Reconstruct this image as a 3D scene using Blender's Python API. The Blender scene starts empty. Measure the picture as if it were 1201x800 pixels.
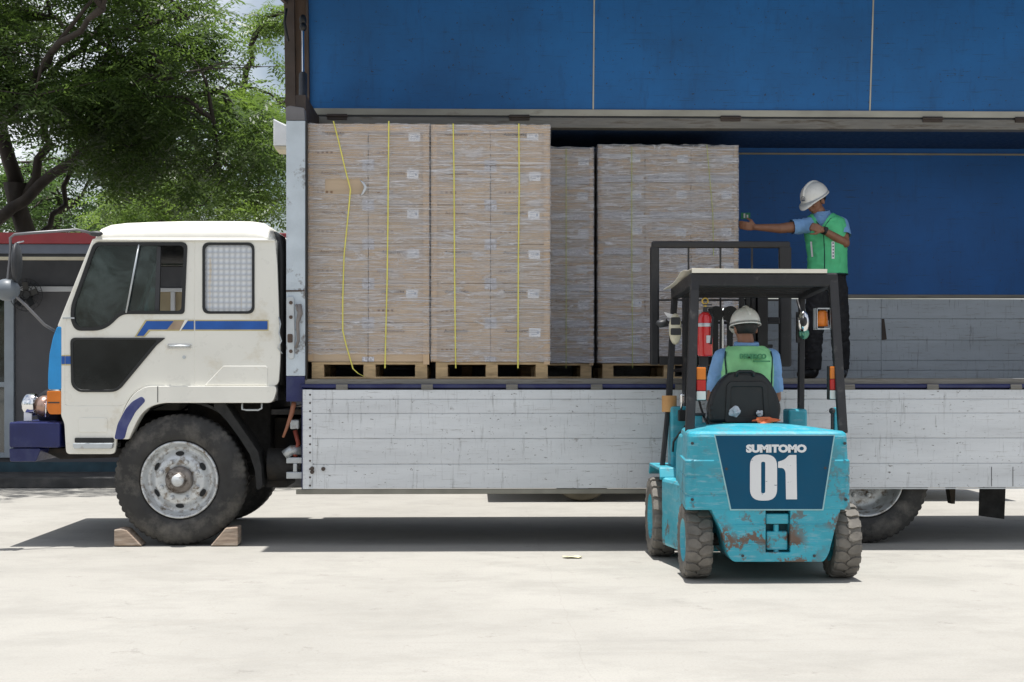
import bpy, bmesh, math, random
from mathutils import Vector, Matrix, Euler
S = bpy.context.scene
COL = S.collection
R = math.radians
rnd = random.Random(7)

# ---------------- camera ----------------
D, CZ, F, YAW = 11.7, 1.33, 1757.0, R(1.5)      # metres to the truck's near side, eye height, focal length
cam_d = bpy.data.cameras.new('camera'); cam = bpy.data.objects.new('camera', cam_d); COL.objects.link(cam)
cam.location = (0, -D, CZ); cam.rotation_euler = (R(90), 0, -YAW)
cam_d.sensor_width = 36; cam_d.lens = F/1201*36; cam_d.shift_y = 40/1201; cam_d.clip_end = 1000
S.camera = cam
# ---------------- sky, sun, exposure ----------------
SUN_EL, SUN_AZ = R(89.2), R(180)               # nearly overhead, a touch from the camera's side (-Y)
w = bpy.data.worlds.new('World'); S.world = w; w.use_nodes = True
nt = w.node_tree; bg = nt.nodes['Background']; sky = nt.nodes.new('ShaderNodeTexSky')
sky.sky_type = 'NISHITA'; sky.sun_disc = False; sky.sun_elevation = SUN_EL; sky.sun_rotation = SUN_AZ
sky.dust_density = 2.0; sky.air_density = 1.2
# thin broken cloud, as bright as the sky near the sun
tcw = nt.nodes.new('ShaderNodeTexCoord'); nzw = nt.nodes.new('ShaderNodeTexNoise'); nzw.inputs['Scale'].default_value = 2.6; nzw.inputs['Detail'].default_value = 7; nzw.inputs['Roughness'].default_value = .6
mrw = nt.nodes.new('ShaderNodeMapRange'); mrw.inputs[1].default_value = .40; mrw.inputs[2].default_value = .62; mrw.inputs[4].default_value = .85
mxw = nt.nodes.new('ShaderNodeMix'); mxw.data_type = 'RGBA'; mxw.inputs[7].default_value = (11.5, 11.8, 12.4, 1)
nt.links.new(tcw.outputs['Generated'], nzw.inputs['Vector']); nt.links.new(nzw.outputs['Fac'], mrw.inputs[0]); nt.links.new(mrw.outputs[0], mxw.inputs[0])
nt.links.new(sky.outputs[0], mxw.inputs[6]); nt.links.new(mxw.outputs[2], bg.inputs[0]); bg.inputs[1].default_value = 0.08
sd = bpy.data.lights.new('sun', 'SUN'); sd.energy = 5.0; sd.angle = R(0.53); sd.color = (1, .975, .935)
so = bpy.data.objects.new('sun', sd); COL.objects.link(so)
sdir = Vector((math.cos(SUN_EL)*math.sin(SUN_AZ), math.cos(SUN_EL)*math.cos(SUN_AZ), math.sin(SUN_EL)))
so.rotation_euler = sdir.to_track_quat('Z', 'Y').to_euler(); so.location = (0, 0, 30)
S.view_settings.view_transform = 'Standard'; S.view_settings.look = 'None'; S.view_settings.gamma = 1
S.view_settings.exposure = 0.33
S.cycles.max_bounces = 10; S.cycles.transparent_max_bounces = 16; S.cycles.diffuse_bounces = 5

def at(px, py, Y):
    """a point of the photograph at the plane Y (metres) -> (x, z)"""
    u = (px-600.5)/F; c, s = math.cos(YAW), math.sin(YAW); y = Y+D
    x = y*(u*c+s)/(c-u*s); dep = x*s+y*c
    return x, CZ-(py-440)*dep/F
def V(px, py, Y):
    x, z = at(px, py, Y); return Vector((x, Y, z))
def AX(px, Y): return at(px, 440, Y)[0]
def AZ(py, Y, px=600): return at(px, py, Y)[1]

# ---------------- materials ----------------
class N:
    def __init__(s, m): s.t = m.node_tree; s.n = s.t.nodes; s.l = s.t.links
    def new(s, ty, **k):
        x = s.n.new('ShaderNode'+ty)
        for a, b in k.items():
            if hasattr(x, a): setattr(x, a, b)
        return x
    def set(s, node, **k):
        for a, b in k.items():
            sock = node.inputs[a.replace('_', ' ')]
            if isinstance(b, bpy.types.NodeSocket): s.l.new(b, sock)
            else: sock.default_value = b
        return node
    def coord(s, scale=(1, 1, 1), rot=(0, 0, 0)):
        tc = s.new('TexCoord'); mp = s.new('Mapping'); s.l.new(tc.outputs['Object'], mp.inputs[0])
        mp.inputs['Scale'].default_value = scale; mp.inputs['Rotation'].default_value = rot
        return mp.outputs[0]
    def noise(s, vec, scale=5, detail=4, rough=.55, dist=0):
        n = s.new('TexNoise'); s.l.new(vec, n.inputs['Vector'])
        n.inputs['Scale'].default_value = scale; n.inputs['Detail'].default_value = detail
        n.inputs['Roughness'].default_value = rough; n.inputs['Distortion'].default_value = dist
        return n.outputs['Fac']
    def ramp(s, fac, a, b, lo=0., hi=1.):
        n = s.new('MapRange'); s.l.new(fac, n.inputs[0])
        for i, v in enumerate((a, b, lo, hi)): n.inputs[i+1].default_value = v
        return n.outputs[0]
    def math(s, op, a, b=0.):
        n = s.new('Math', operation=op)
        for i, v in enumerate((a, b)):
            if isinstance(v, bpy.types.NodeSocket): s.l.new(v, n.inputs[i])
            else: n.inputs[i].default_value = v
        return n.outputs[0]
    def mix(s, fac, a, b):
        n = s.new('Mix', data_type='RGBA')
        for i, v in ((0, fac), (6, a), (7, b)):
            if isinstance(v, bpy.types.NodeSocket): s.l.new(v, n.inputs[i])
            else: n.inputs[i].default_value = (*v, 1) if i else v
        return n.outputs[2]
def base(name):
    m = bpy.data.materials.new(name); m.use_nodes = True
    g = N(m); return m, g, m.node_tree.nodes['Principled BSDF']
def bump(g, bsdf, h, strength=.3, dist=.01):
    b = g.new('Bump'); b.inputs['Strength'].default_value = strength; b.inputs['Distance'].default_value = dist
    g.l.new(h, b.inputs['Height']); g.l.new(b.outputs[0], bsdf.inputs['Normal'])
def pbr(name, col, rough=.5, metal=0., var=.12, vscale=6, bmp=.0, bscale=60, dirt=None, dlo=.55, dhi=.75, dscale=3, stretch=(1, 1, 1), spec=.5, coat=0):
    """paint-like material: large soft variation, optional blotches of another colour (wear, rust, dust), fine bump"""
    m, g, p = base(name); v = g.coord(stretch)
    n = g.noise(v, vscale, 5)
    c = g.mix(g.ramp(n, .3, .7), tuple(x*(1-var) for x in col), tuple(min(1, x*(1+var)) for x in col))
    if dirt:
        d = g.ramp(g.noise(v, dscale, 8, .68), dlo, dhi); c = g.mix(d, c, dirt)
    g.l.new(c, p.inputs['Base Color']); p.inputs['Metallic'].default_value = metal
    g.l.new(g.ramp(g.noise(v, vscale*4, 3), .3, .7, rough*.85, min(1, rough*1.15)), p.inputs['Roughness'])
    p.inputs['Specular IOR Level'].default_value = spec; p.inputs['Coat Weight'].default_value = coat
    if bmp: bump(g, p, g.noise(v, bscale, 4), bmp, .01)
    return m
def glass(name, tint, gloss=.12, rough=.03):
    m = bpy.data.materials.new(name); m.use_nodes = True; g = N(m); g.n.remove(g.n['Principled BSDF'])
    t = g.new('BsdfTransparent'); t.inputs[0].default_value = (*tint, 1)
    gl = g.new('BsdfGlossy'); gl.inputs['Roughness'].default_value = rough
    fr = g.new('Fresnel'); fr.inputs[0].default_value = 1.5
    f = g.math('MAXIMUM', fr.outputs[0], gloss)
    df = g.new('BsdfDiffuse'); df.inputs[0].default_value = (.16, .21, .21, 1); vv = g.coord(); dm = g.new('MixShader')
    g.l.new(g.ramp(g.noise(vv, 3.5, 7, .7, .6), .42, .70, .03, .38), dm.inputs[0]); g.l.new(t.outputs[0], dm.inputs[1]); g.l.new(df.outputs[0], dm.inputs[2])
    mx = g.new('MixShader'); g.l.new(f, mx.inputs[0]); g.l.new(dm.outputs[0], mx.inputs[1]); g.l.new(gl.outputs[0], mx.inputs[2])
    g.l.new(mx.outputs[0], g.n['Material Output'].inputs[0]); return m

# ---------------- mesh helpers ----------------
def fillet(pts, r, n=5):
    """round the corners of a closed 2-D polygon"""
    out = []; k = len(pts); rr = r if isinstance(r, (list, tuple)) else [r]*k
    for i in range(k):
        p = Vector(pts[i][:2]); a = Vector(pts[i-1][:2])-p; b = Vector(pts[(i+1) % k][:2])-p
        q = min(rr[i], a.length*.49, b.length*.49)
        if q <= 1e-5: out.append(tuple(p)); continue
        A, B = p+a.normalized()*q, p+b.normalized()*q
        for j in range(n+1):
            t = j/n; out.append(tuple(A*(1-t)**2+p*2*t*(1-t)+B*t*t))
    return out
class MB:
    def __init__(s): s.v = []; s.f = []; s.m = []; s.mi = 0; s.sm = []
    def add(s, vs, fs, smooth=False):
        o = len(s.v); s.v += [tuple(x) for x in vs]
        for f in fs: s.f.append([i+o for i in f]); s.m.append(s.mi); s.sm.append(smooth)
    def box(s, x0, x1, y0, y1, z0, z1, T=None):
        vs = [Vector((x, y, z)) for x in (x0, x1) for y in (y0, y1) for z in (z0, z1)]
        if T is not None: vs = [T @ v for v in vs]
        s.add(vs, [(0, 1, 3, 2), (4, 6, 7, 5), (0, 4, 5, 1), (2, 3, 7, 6), (0, 2, 6, 4), (1, 5, 7, 3)]); return s
    def prism(s, pts, y0, y1, axis='Y'):
        """closed polygon extruded: axis Y: pts=(x,z); axis X: pts=(y,z); axis Z: pts=(x,y)"""
        n = len(pts)
        def P(p, t): return {'Y': (p[0], t, p[1]), 'X': (t, p[0], p[1]), 'Z': (p[0], p[1], t)}[axis]
        s.add([P(p, y0) for p in pts]+[P(p, y1) for p in pts],
              [tuple(range(n))[::-1], tuple(range(n, 2*n))]+[(i, (i+1) % n, n+(i+1) % n, n+i) for i in range(n)]); return s
    def cyl(s, a, b, r, r2=None, n=16, caps=True):
        a, b = Vector(a), Vector(b); r2 = r if r2 is None else r2
        q = (b-a).to_track_quat('Z', 'Y'); L = (b-a).length; vs = []
        for rr, h in ((r, 0), (r2, L)):
            for i in range(n):
                t = 2*math.pi*i/n; vs.append(a+q @ Vector((rr*math.cos(t), rr*math.sin(t), h)))
        s.add(vs, [(i, (i+1) % n, n+(i+1) % n, n+i) for i in range(n)], True)
        if caps: s.add(vs, [tuple(range(n))[::-1], tuple(range(n, 2*n))])
        return s
    def tube(s, pts, r, n=8, closed=False):
        pts = [Vector(p) for p in pts]; k = len(pts); rings = []; rr = r if isinstance(r, (list, tuple)) else [r]*k
        up = None
        for i in range(k):
            if closed: d = pts[(i+1) % k]-pts[i-1]
            else: d = pts[min(i+1, k-1)]-pts[max(i-1, 0)]
            d.normalize()
            if up is None:
                up = d.orthogonal().normalized()
            up = (up-d*up.dot(d)); up = up.normalized() if up.length > 1e-6 else d.orthogonal().normalized()
            w_ = d.cross(up)
            rings += [pts[i]+(up*math.cos(2*math.pi*j/n)+w_*math.sin(2*math.pi*j/n))*rr[i] for j in range(n)]
        fs = []
        for i in range(k if closed else k-1):
            a, b = i*n, ((i+1) % k)*n
            fs += [(a+j, a+(j+1) % n, b+(j+1) % n, b+j) for j in range(n)]
        if not closed: fs += [tuple(range(n))[::-1], tuple(range((k-1)*n, k*n))]
        s.add(rings, fs, True); return s
    def lathe(s, prof, c, axis='Y', n=48, smooth=True, mod=None, closed=True):
        """prof = [(radius, offset along axis)]"""
        c = Vector(c); k = len(prof); vs = []
        for i in range(n):
            t = 2*math.pi*i/n
            for j, (r, h) in enumerate(prof):
                if mod: r = mod(i, j, r)
                a, b = r*math.cos(t), r*math.sin(t)
                vs.append(c+Vector({'Y': (a, h, b), 'X': (h, a, b), 'Z': (a, b, h)}[axis]))
        fs = [(i*k+j, i*k+j+1, ((i+1) % n)*k+j+1, ((i+1) % n)*k+j) for i in range(n) for j in range(k-1)]
        s.add(vs, fs, smooth); return s
    def loft(s, secs, smooth=True, caps=True):
        n = len(secs[0]); vs = [p for q in secs for p in q]
        fs = [(i*n+j, i*n+(j+1) % n, (i+1)*n+(j+1) % n, (i+1)*n+j) for i in range(len(secs)-1) for j in range(n)]
        if caps: fs += [tuple(range(n))[::-1], tuple(range((len(secs)-1)*n, len(secs)*n))]
        s.add(vs, fs, smooth); return s
    def ball(s, c, r, n=16, m=10, T=None):
        rx, ry, rz = (r, r, r) if not isinstance(r, (tuple, list)) else r
        prof = [(max(1e-4, math.sin(math.pi*j/m)), -math.cos(math.pi*j/m)) for j in range(m+1)]
        vs = []
        for i in range(n):
            t = 2*math.pi*i/n
            for a, h in prof:
                p = Vector((a*math.cos(t)*rx, a*math.sin(t)*ry, h*rz))
                if T is not None: p = T @ p
                vs.append(Vector(c)+p)
        k = m+1
        s.add(vs, [(i*k+j, ((i+1) % n)*k+j, ((i+1) % n)*k+j+1, i*k+j+1) for i in range(n) for j in range(m)], True); return s
    def mesh(s, name, mats):
        me = bpy.data.meshes.new(name); me.from_pydata(s.v, [], s.f)
        for x in (mats if isinstance(mats, (list, tuple)) else [mats]): me.materials.append(x)
        me.polygons.foreach_set('material_index', s.m); me.polygons.foreach_set('use_smooth', s.sm)
        bm = bmesh.new(); bm.from_mesh(me); bmesh.ops.recalc_face_normals(bm, faces=bm.faces); bm.to_mesh(me); bm.free()
        me.update(); return me
    def build(s, name, mats, parent=None, bev=0, seg=2):
        return link(name, s.mesh(name, mats), parent, bev, seg)
def link(name, me, parent=None, bev=0, seg=2, label=None):
    o = bpy.data.objects.new(name, me); COL.objects.link(o)
    if parent is not None:
        o.parent = parent
        if parent.get('_world'):
            q = parent
            o.matrix_parent_inverse = Matrix.Translation(-Vector(q['_base']))
            if q.parent is not None: o.matrix_parent_inverse = Matrix()
    if bev:
        b = o.modifiers.new('bevel', 'BEVEL'); b.width = bev; b.segments = seg; b.limit_method = 'ANGLE'; b.angle_limit = R(40)
        b.harden_normals = False
    if label: o['label'] = label
    return o
def thing(name, label, cat, loc=(0, 0, 0), group=None, world=True):
    """Empty at the thing's base; with world=True its parts are written in world coordinates"""
    o = bpy.data.objects.new(name, None); COL.objects.link(o); o.location = loc
    o.empty_display_size = .2
    o['label'] = label; o['category'] = cat
    if group: o['group'] = group
    if world: o['_world'] = 1; o['_base'] = list(loc)
    return o
def tag(o, label, cat, group=None):
    o['label'] = label; o['category'] = cat
    if group: o['group'] = group
    return o
def struct(o, kind='structure'): o['kind'] = kind; return o
def curve_mesh(outlines, depth, bev=0):
    """filled 2-D outlines (holes too) as a mesh in the XY plane, thickness 2*depth along Z"""
    cu = bpy.data.curves.new('c', 'CURVE'); cu.dimensions = '2D'; cu.fill_mode = 'BOTH'; cu.extrude = depth; cu.bevel_depth = bev; cu.bevel_resolution = 1
    for pts in outlines:
        sp = cu.splines.new('POLY'); sp.points.add(len(pts)-1); sp.use_cyclic_u = True
        for i, p in enumerate(pts): sp.points[i].co = (p[0], p[1], 0, 1)
    o = bpy.data.objects.new('c', cu); COL.objects.link(o)
    me = bpy.data.meshes.new_from_object(o.evaluated_get(bpy.context.evaluated_depsgraph_get()))
    bpy.data.objects.remove(o); bpy.data.curves.remove(cu); return me
def plate(name, outlines, Y, th, mat, parent, bev=0.0):
    """sheet in the XZ plane, outer face at Y, thickness th away from the camera"""
    me = curve_mesh(outlines, th/2-bev, bev)
    for v in me.vertices: x, y, z = v.co; v.co = (x, Y+th/2-z, y)
    me.name = name; me.materials.clear(); me.materials.append(mat)
    bm = bmesh.new(); bm.from_mesh(me); bmesh.ops.recalc_face_normals(bm, faces=bm.faces); bm.to_mesh(me); bm.free()
    return link(name, me, parent)
def text_mesh(txt, size, depth=.001, bold=0., spacing=1.):
    cu = bpy.data.curves.new('t', 'FONT'); cu.body = txt; cu.size = size; cu.extrude = depth; cu.offset = bold
    cu.space_character = spacing; cu.resolution_u = 3; cu.align_x = 'LEFT'
    o = bpy.data.objects.new('t', cu); COL.objects.link(o)
    me = bpy.data.meshes.new_from_object(o.evaluated_get(bpy.context.evaluated_depsgraph_get()))
    bpy.data.objects.remove(o); bpy.data.curves.remove(cu); return me
def text_fit(name, txt, x0, x1, z0, z1, Y, mat, parent, bold=0., depth=.001, label=None):
    """lettering stretched into a rectangle of the XZ plane, facing the camera"""
    me = text_mesh(txt, .1, depth, bold); xs = [v.co.x for v in me.vertices]; ys = [v.co.y for v in me.vertices]
    a, b, c, d = min(xs), max(xs), min(ys), max(ys)
    for v in me.vertices:
        x, y, z = v.co; v.co = (x0+(x-a)/(b-a)*(x1-x0), Y-z, z0+(y-c)/(d-c)*(z1-z0))
    me.name = name; me.materials.clear(); me.materials.append(mat); return link(name, me, parent, label=label)
def PP(pts, Y): return [at(x, y, Y) for x, y in pts]

# palette
M = {}
M['white'] = pbr('white_paint', (.77, .755, .69), .30, var=.04, vscale=2.2, dirt=(.58, .51, .38), dlo=.55, dhi=.75, dscale=2.6, coat=.3, bmp=.06, bscale=3)
M['roofwhite'] = pbr('roof_paint', (.80, .78, .71), .4, var=.05, dirt=(.5, .42, .3), dlo=.66, dhi=.8, dscale=4)
M['blue'] = pbr('blue_stripe', (.008, .085, .36), .35, var=.15)
M['gold'] = pbr('gold_line', (.5, .42, .2), .5)
M['cyan'] = pbr('bright_blue_paint', (.02, .27, .62), .35, var=.15)
M['navy'] = pbr('navy_paint', (.007, .012, .085), .4, var=.2, dirt=(.04, .05, .11), dlo=.5, dhi=.7)
M['fendnavy'] = pbr('faded_navy', (.03, .04, .16), .5, var=.2, dirt=(.12, .13, .22), dlo=.5, dhi=.75)
M['black'] = pbr('black_plastic', (.009, .010, .011), .45, var=.2)
M['rubber'] = pbr('black_rubber', (.012, .012, .012), .75, var=.3, bmp=.2)
M['chassis'] = pbr('chassis_grime', (.012, .011, .010), .75, var=.4, dirt=(.06, .045, .03), dlo=.5, dhi=.7, bmp=.3)
M['dark'] = pbr('dark_trim', (.03, .032, .036), .5, var=.2)
M['tyre'] = pbr('dusty_tyre', (.036, .035, .034), .8, var=.35, vscale=5, bmp=.35, bscale=40, dirt=(.15, .138, .12), dlo=.50, dhi=.75, dscale=4)
M['tyre_old'] = pbr('brown_dusty_tyre', (.10, .09, .065), .9, var=.2, bmp=.3)
M['rim'] = pbr('worn_silver_rim', (.60, .62, .63), .42, metal=.35, var=.15, vscale=14, dirt=(.20, .16, .12), dlo=.50, dhi=.64, dscale=16, bmp=.25, bscale=50)
M['chrome'] = pbr('chrome', (.8, .8, .8), .12, metal=1., var=.05)
M['steel'] = pbr('galvanised_steel', (.5, .53, .55), .42, metal=.6, var=.15, dirt=(.2, .12, .07), dlo=.6, dhi=.75, dscale=8)
M['amber'] = pbr('amber_lens', (.62, .17, .015), .2, var=.15)
M['red'] = pbr('red_lens', (.5, .015, .012), .2, var=.1)
M['lens'] = pbr('clear_lens', (.7, .7, .66), .15, var=.1)
M['rust'] = pbr('rusty_metal', (.085, .058, .045), .8, var=.4, bmp=.4)
M['glass'] = glass('tinted_glass', (.20, .33, .33), .07)
M['glassdark'] = glass('smoked_glass', (.03, .035, .035), .10)
M['glassb'] = glass('house_glass', (.10, .13, .15), .12)
M['wood'] = pbr('raw_pallet_wood', (.50, .36, .20), .8, var=.25, vscale=8, stretch=(1, 1, 5), bmp=.25, dirt=(.25, .16, .08), dlo=.6, dhi=.8)
M['chockwood'] = pbr('old_grey_wood', (.38, .29, .22), .9, var=.35, vscale=9, stretch=(1, 1, 6), bmp=.5, dirt=(.5, .42, .34), dlo=.5, dhi=.65, dscale=5)
M['cornerboard'] = pbr('corner_board', (.56, .40, .25), .75, var=.1)
M['paper'] = pbr('white_paper', (.84, .84, .86), .6, var=.03)
M['ink'] = pbr('black_ink', (.05, .04, .04), .8)
M['inkfaint'] = pbr('faint_ink', (.24, .15, .09), .8)
M['strap'] = pbr('yellow_strap', (.72, .66, .12), .4, var=.15)
M['green'] = pbr('green_vest', (.10, .58, .26), .75, var=.10, vscale=12, bmp=.25, bscale=14)
M['vestdrv'] = pbr('light_green_vest', (.27, .64, .30), .75, var=.10, vscale=12, bmp=.25, bscale=14)
M['vesttrim'] = pbr('vest_piping', (.005, .035, .04), .7)
M['vestprint'] = pbr('vest_print', (.07, .27, .12), .7)
M['shirt'] = pbr('light_blue_shirt', (.20, .38, .66), .8, var=.12, vscale=12, bmp=.3, bscale=14)
M['trouser'] = pbr('black_trousers', (.010, .010, .012), .85, var=.3, bmp=.3, bscale=12)
M['boot'] = pbr('black_boot', (.012, .012, .012), .35, var=.2)
M['skin'] = pbr('brown_skin', (.27, .125, .072), .45, var=.08, vscale=20)
M['hair'] = pbr('black_hair', (.008, .007, .006), .6)
M['helmet'] = pbr('white_helmet', (.80, .79, .74), .3, var=.03, coat=.3)
M['tanwall'] = pbr('tan_board', (.30, .25, .16), .7, var=.1)

def blue_ply(name, col):
    m, g, p = base(name); v = g.coord((1, 1, 1))
    c = g.mix(g.ramp(g.noise(v, 1.6, 6, .6), .3, .7), tuple(x*.82 for x in col), tuple(x*1.15 for x in col))
    c = g.mix(g.ramp(g.noise(g.coord((5, 5, .7)), 3, 6, .7), .54, .72, 0, .35), c, (.004, .04, .11))
    c = g.mix(g.ramp(g.noise(v, 38, 3, .6), .66, .70, 0, .8), c, (.02, .03, .04))
    c = g.mix(g.ramp(g.noise(g.coord((.6, 1, 14)), 6, 5, .7), .60, .68, 0, .6), c, (.01, .035, .055))
    g.l.new(c, p.inputs['Base Color']); p.inputs['Roughness'].default_value = .6
    bump(g, p, g.noise(v, 30, 5), .15, .004); return m
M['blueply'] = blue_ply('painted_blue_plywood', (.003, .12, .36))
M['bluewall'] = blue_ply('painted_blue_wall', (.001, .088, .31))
def alu(name, col, grime):
    """scuffed white-grey aluminium boards with rust spots, scratches and dents"""
    m, g, p = base(name); v = g.coord()
    c = g.mix(g.ramp(g.noise(g.coord((.5, 1, 3)), 1.3, 6, .65), .3, .7), tuple(x*.82 for x in col), tuple(min(1, x*1.08) for x in col))
    c = g.mix(g.ramp(g.noise(g.coord((9, 1, .8)), 4, 6, .75), .57, .74, 0, grime*.95), c, (.10, .095, .085))
    c = g.mix(g.ramp(g.noise(g.coord((.9, 1, 16)), 5, 6, .75), .58, .70, 0, grime*.95), c, (.20, .18, .15))
    c = g.mix(g.ramp(g.noise(g.coord((.6, 1, 1.6)), 34, 4, .7), .65, .685, 0, .85), c, (.06, .05, .04))
    c = g.mix(g.ramp(g.noise(v, 7, 8, .8), .64, .70, 0, .55), c, (.12, .09, .065))
    g.l.new(c, p.inputs['Base Color']); p.inputs['Roughness'].default_value = .5; p.inputs['Metallic'].default_value = .15
    bump(g, p, g.noise(v, 9, 4, .5), .35, .012); return m
M['alu'] = alu('scuffed_aluminium', (.66, .68, .70), .6)
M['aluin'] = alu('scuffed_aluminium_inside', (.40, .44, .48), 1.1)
M['postwhite'] = pbr('dirty_white_post', (.50, .56, .61), .5, var=.1, dirt=(.10, .07, .05), dlo=.58, dhi=.66, dscale=5, bmp=.2)
M['railgrey'] = pbr('grime_grey_rail', (.20, .19, .17), .6, metal=.2, var=.3, dirt=(.08, .06, .04), dlo=.52, dhi=.7, dscale=6, stretch=(.4, 1, 4))
M['darkbrown'] = pbr('dark_brown_frame', (.055, .04, .033), .7, var=.3, dirt=(.12, .08, .06), dlo=.6, dhi=.75)
def carton_mat():
    m, g, p = base('carton_board'); v = g.coord()
    c = g.mix(g.ramp(g.noise(v, 2.5, 4), .3, .7), (.50, .37, .25), (.59, .45, .31))
    c = g.mix(g.ramp(g.noise(g.coord((.5, 1, 30)), 3, 3), .55, .75, 0, .25), c, (.33, .21, .12))
    g.l.new(c, p.inputs['Base Color']); p.inputs['Roughness'].default_value = .75
    bump(g, p, g.noise(g.coord((.6, 1, 14)), 6, 4), .25, .01); return m
M['carton'] = carton_mat()
def film_mat(name, dens, seed):
    """stretch film: mostly clear, with horizontal creases and gathered bands, their highlights put in as whiter streaks"""
    m = bpy.data.materials.new(name); m.use_nodes = True; g = N(m); p = g.n['Principled BSDF']
    tc = g.coord((.55, .55, 26), (0, R(1.5), 0)); tc2 = g.coord((.7, .7, 9), (0, R(-3.5), 0)); tc3 = g.coord((1.2, 1.2, 4), (0, R(9), 0))
    a = g.ramp(g.noise(tc, 3.1+seed, 5, .62, .6), .47, .68); b = g.ramp(g.noise(tc2, 3.7+seed, 6, .7, 1.2), .50, .66)
    c = g.ramp(g.noise(tc3, 2.3+seed, 6, .65, 2.2), .52, .66)
    al = g.math('MAXIMUM', g.math('MULTIPLY', a, .48*dens), g.math('MAXIMUM', g.math('MULTIPLY', b, .62*dens), g.math('MULTIPLY', c, .42*dens)))
    al = g.math('ADD', al, .15*dens)  # streak highlights painted as whiter opacity, over an even haze
    g.l.new(al, p.inputs['Alpha']); p.inputs['Base Color'].default_value = (.84, .84, .88, 1)
    p.inputs['Roughness'].default_value = .22
    bump(g, p, g.noise(tc, 4, 5, .6, .8), 1., .03); return m
M['film'] = film_mat('stretch_film_light', 1.15, 0); M['film2'] = film_mat('stretch_film_heavy', 1.45, .7)
def tape_mat():
    m, g, p = base('printed_tape'); v = g.coord((1, 1, 1), (0, R(35), 0))
    c = g.mix(g.ramp(g.noise(v, 55, 3), .45, .6), (.42, .40, .42), (.66, .66, .72))
    g.l.new(c, p.inputs['Base Color']); p.inputs['Roughness'].default_value = .35; return m
M['tape'] = tape_mat()
def quilt_mat():
    m, g, p = base('embossed_silver_screen'); v = g.coord((1, 1, 1))
    vo = g.new('TexVoronoi'); vo.feature = 'F1'; g.l.new(v, vo.inputs['Vector']); vo.inputs['Scale'].default_value = 23; vo.inputs['Randomness'].default_value = .0
    c = g.mix(g.ramp(vo.outputs['Distance'], .2, .6), (.74, .76, .78), (.44, .46, .49))
    c = g.mix(g.ramp(g.noise(g.coord((9, 1, .6)), 2, 3), .62, .7, 0, .5), c, (.5, .36, .16))
    g.l.new(c, p.inputs['Base Color']); p.inputs['Metallic'].default_value = .3; p.inputs['Roughness'].default_value = .3
    bump(g, p, vo.outputs['Distance'], .5, .02); return m
M['quilt'] = quilt_mat()
def teal_mat(name, col, lo=.535, hi=.565):
    m, g, p = base(name); v = g.coord()
    c = g.mix(g.ramp(g.noise(v, 3, 6), .3, .7), tuple(x*.80 for x in col), tuple(x*1.15 for x in col))
    c = g.mix(g.ramp(g.noise(g.coord((1.4, 1.4, 9)), 6, 6, .7), .54, .66, 0, .55), c, tuple(min(1, x*.6+.22) for x in col))
    wear = g.math('MULTIPLY', g.ramp(g.noise(v, 9, 8, .74), lo, hi), g.ramp(g.noise(v, 2.3, 3), .38, .50))
    # chips come mostly low down, where the truck gets knocked
    sx = g.new('SeparateXYZ'); tc = g.new('TexCoord'); g.l.new(tc.outputs['Object'], sx.inputs[0])
    low = g.ramp(sx.outputs[2], .85, .30, .25, 1.)
    c = g.mix(g.math('MULTIPLY', wear, low), c, (.13, .085, .062))
    g.l.new(c, p.inputs['Base Color'])
    g.l.new(g.ramp(g.noise(v, 9, 5), .3, .7, .28, .55), p.inputs['Roughness'])
    bump(g, p, g.noise(v, 14, 5, .6), .25, .01); return m
M['teal'] = teal_mat('chipped_teal_paint', (.03, .33, .43), .52, .55); M['teal2'] = teal_mat('teal_paint', (.04, .36, .46), .56, .62)
M['tealdark'] = pbr('petrol_blue_panel', (.0, .066, .135), .6, spec=.25, var=.10, vscale=3, dirt=(.004, .075, .16), dlo=.6, dhi=.8)
def decal_mat():
    m, g, p = base('worn_white_decal'); v = g.coord()
    w_ = g.ramp(g.noise(g.coord((1, 1, 3.5)), 17, 5, .75), .66, .68)
    g.l.new(g.mix(w_, (.68, .69, .70), (.05, .10, .14)), p.inputs['Base Color']); p.inputs['Roughness'].default_value = .5; return m
M['decal'] = decal_mat()
M['guard'] = pbr('black_guard_paint', (.010, .010, .012), .5, var=.25, vscale=10, dirt=(.09, .085, .08), dlo=.58, dhi=.8, dscale=9, bmp=.1)
M['cream'] = pbr('cream_mirror', (.62, .58, .44), .35, var=.1, dirt=(.05, .05, .05), dlo=.55, dhi=.6, dscale=14)
M['extred'] = pbr('extinguisher_red', (.55, .018, .02), .22, var=.08, coat=.5)
M['brass'] = pbr('brass', (.55, .38, .1), .3, metal=1)
M['orange'] = pbr('orange_cloth', (.75, .17, .06), .8)
M['tanplastic'] = pbr('tan_cap', (.50, .27, .10), .6, var=.15)
M['cardsheet'] = pbr('sunlit_board', (.72, .68, .58), .7, var=.08)
M['bag'] = pbr('plastic_bag', (.55, .58, .62), .25, var=.1, bmp=.6, bscale=20)
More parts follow.
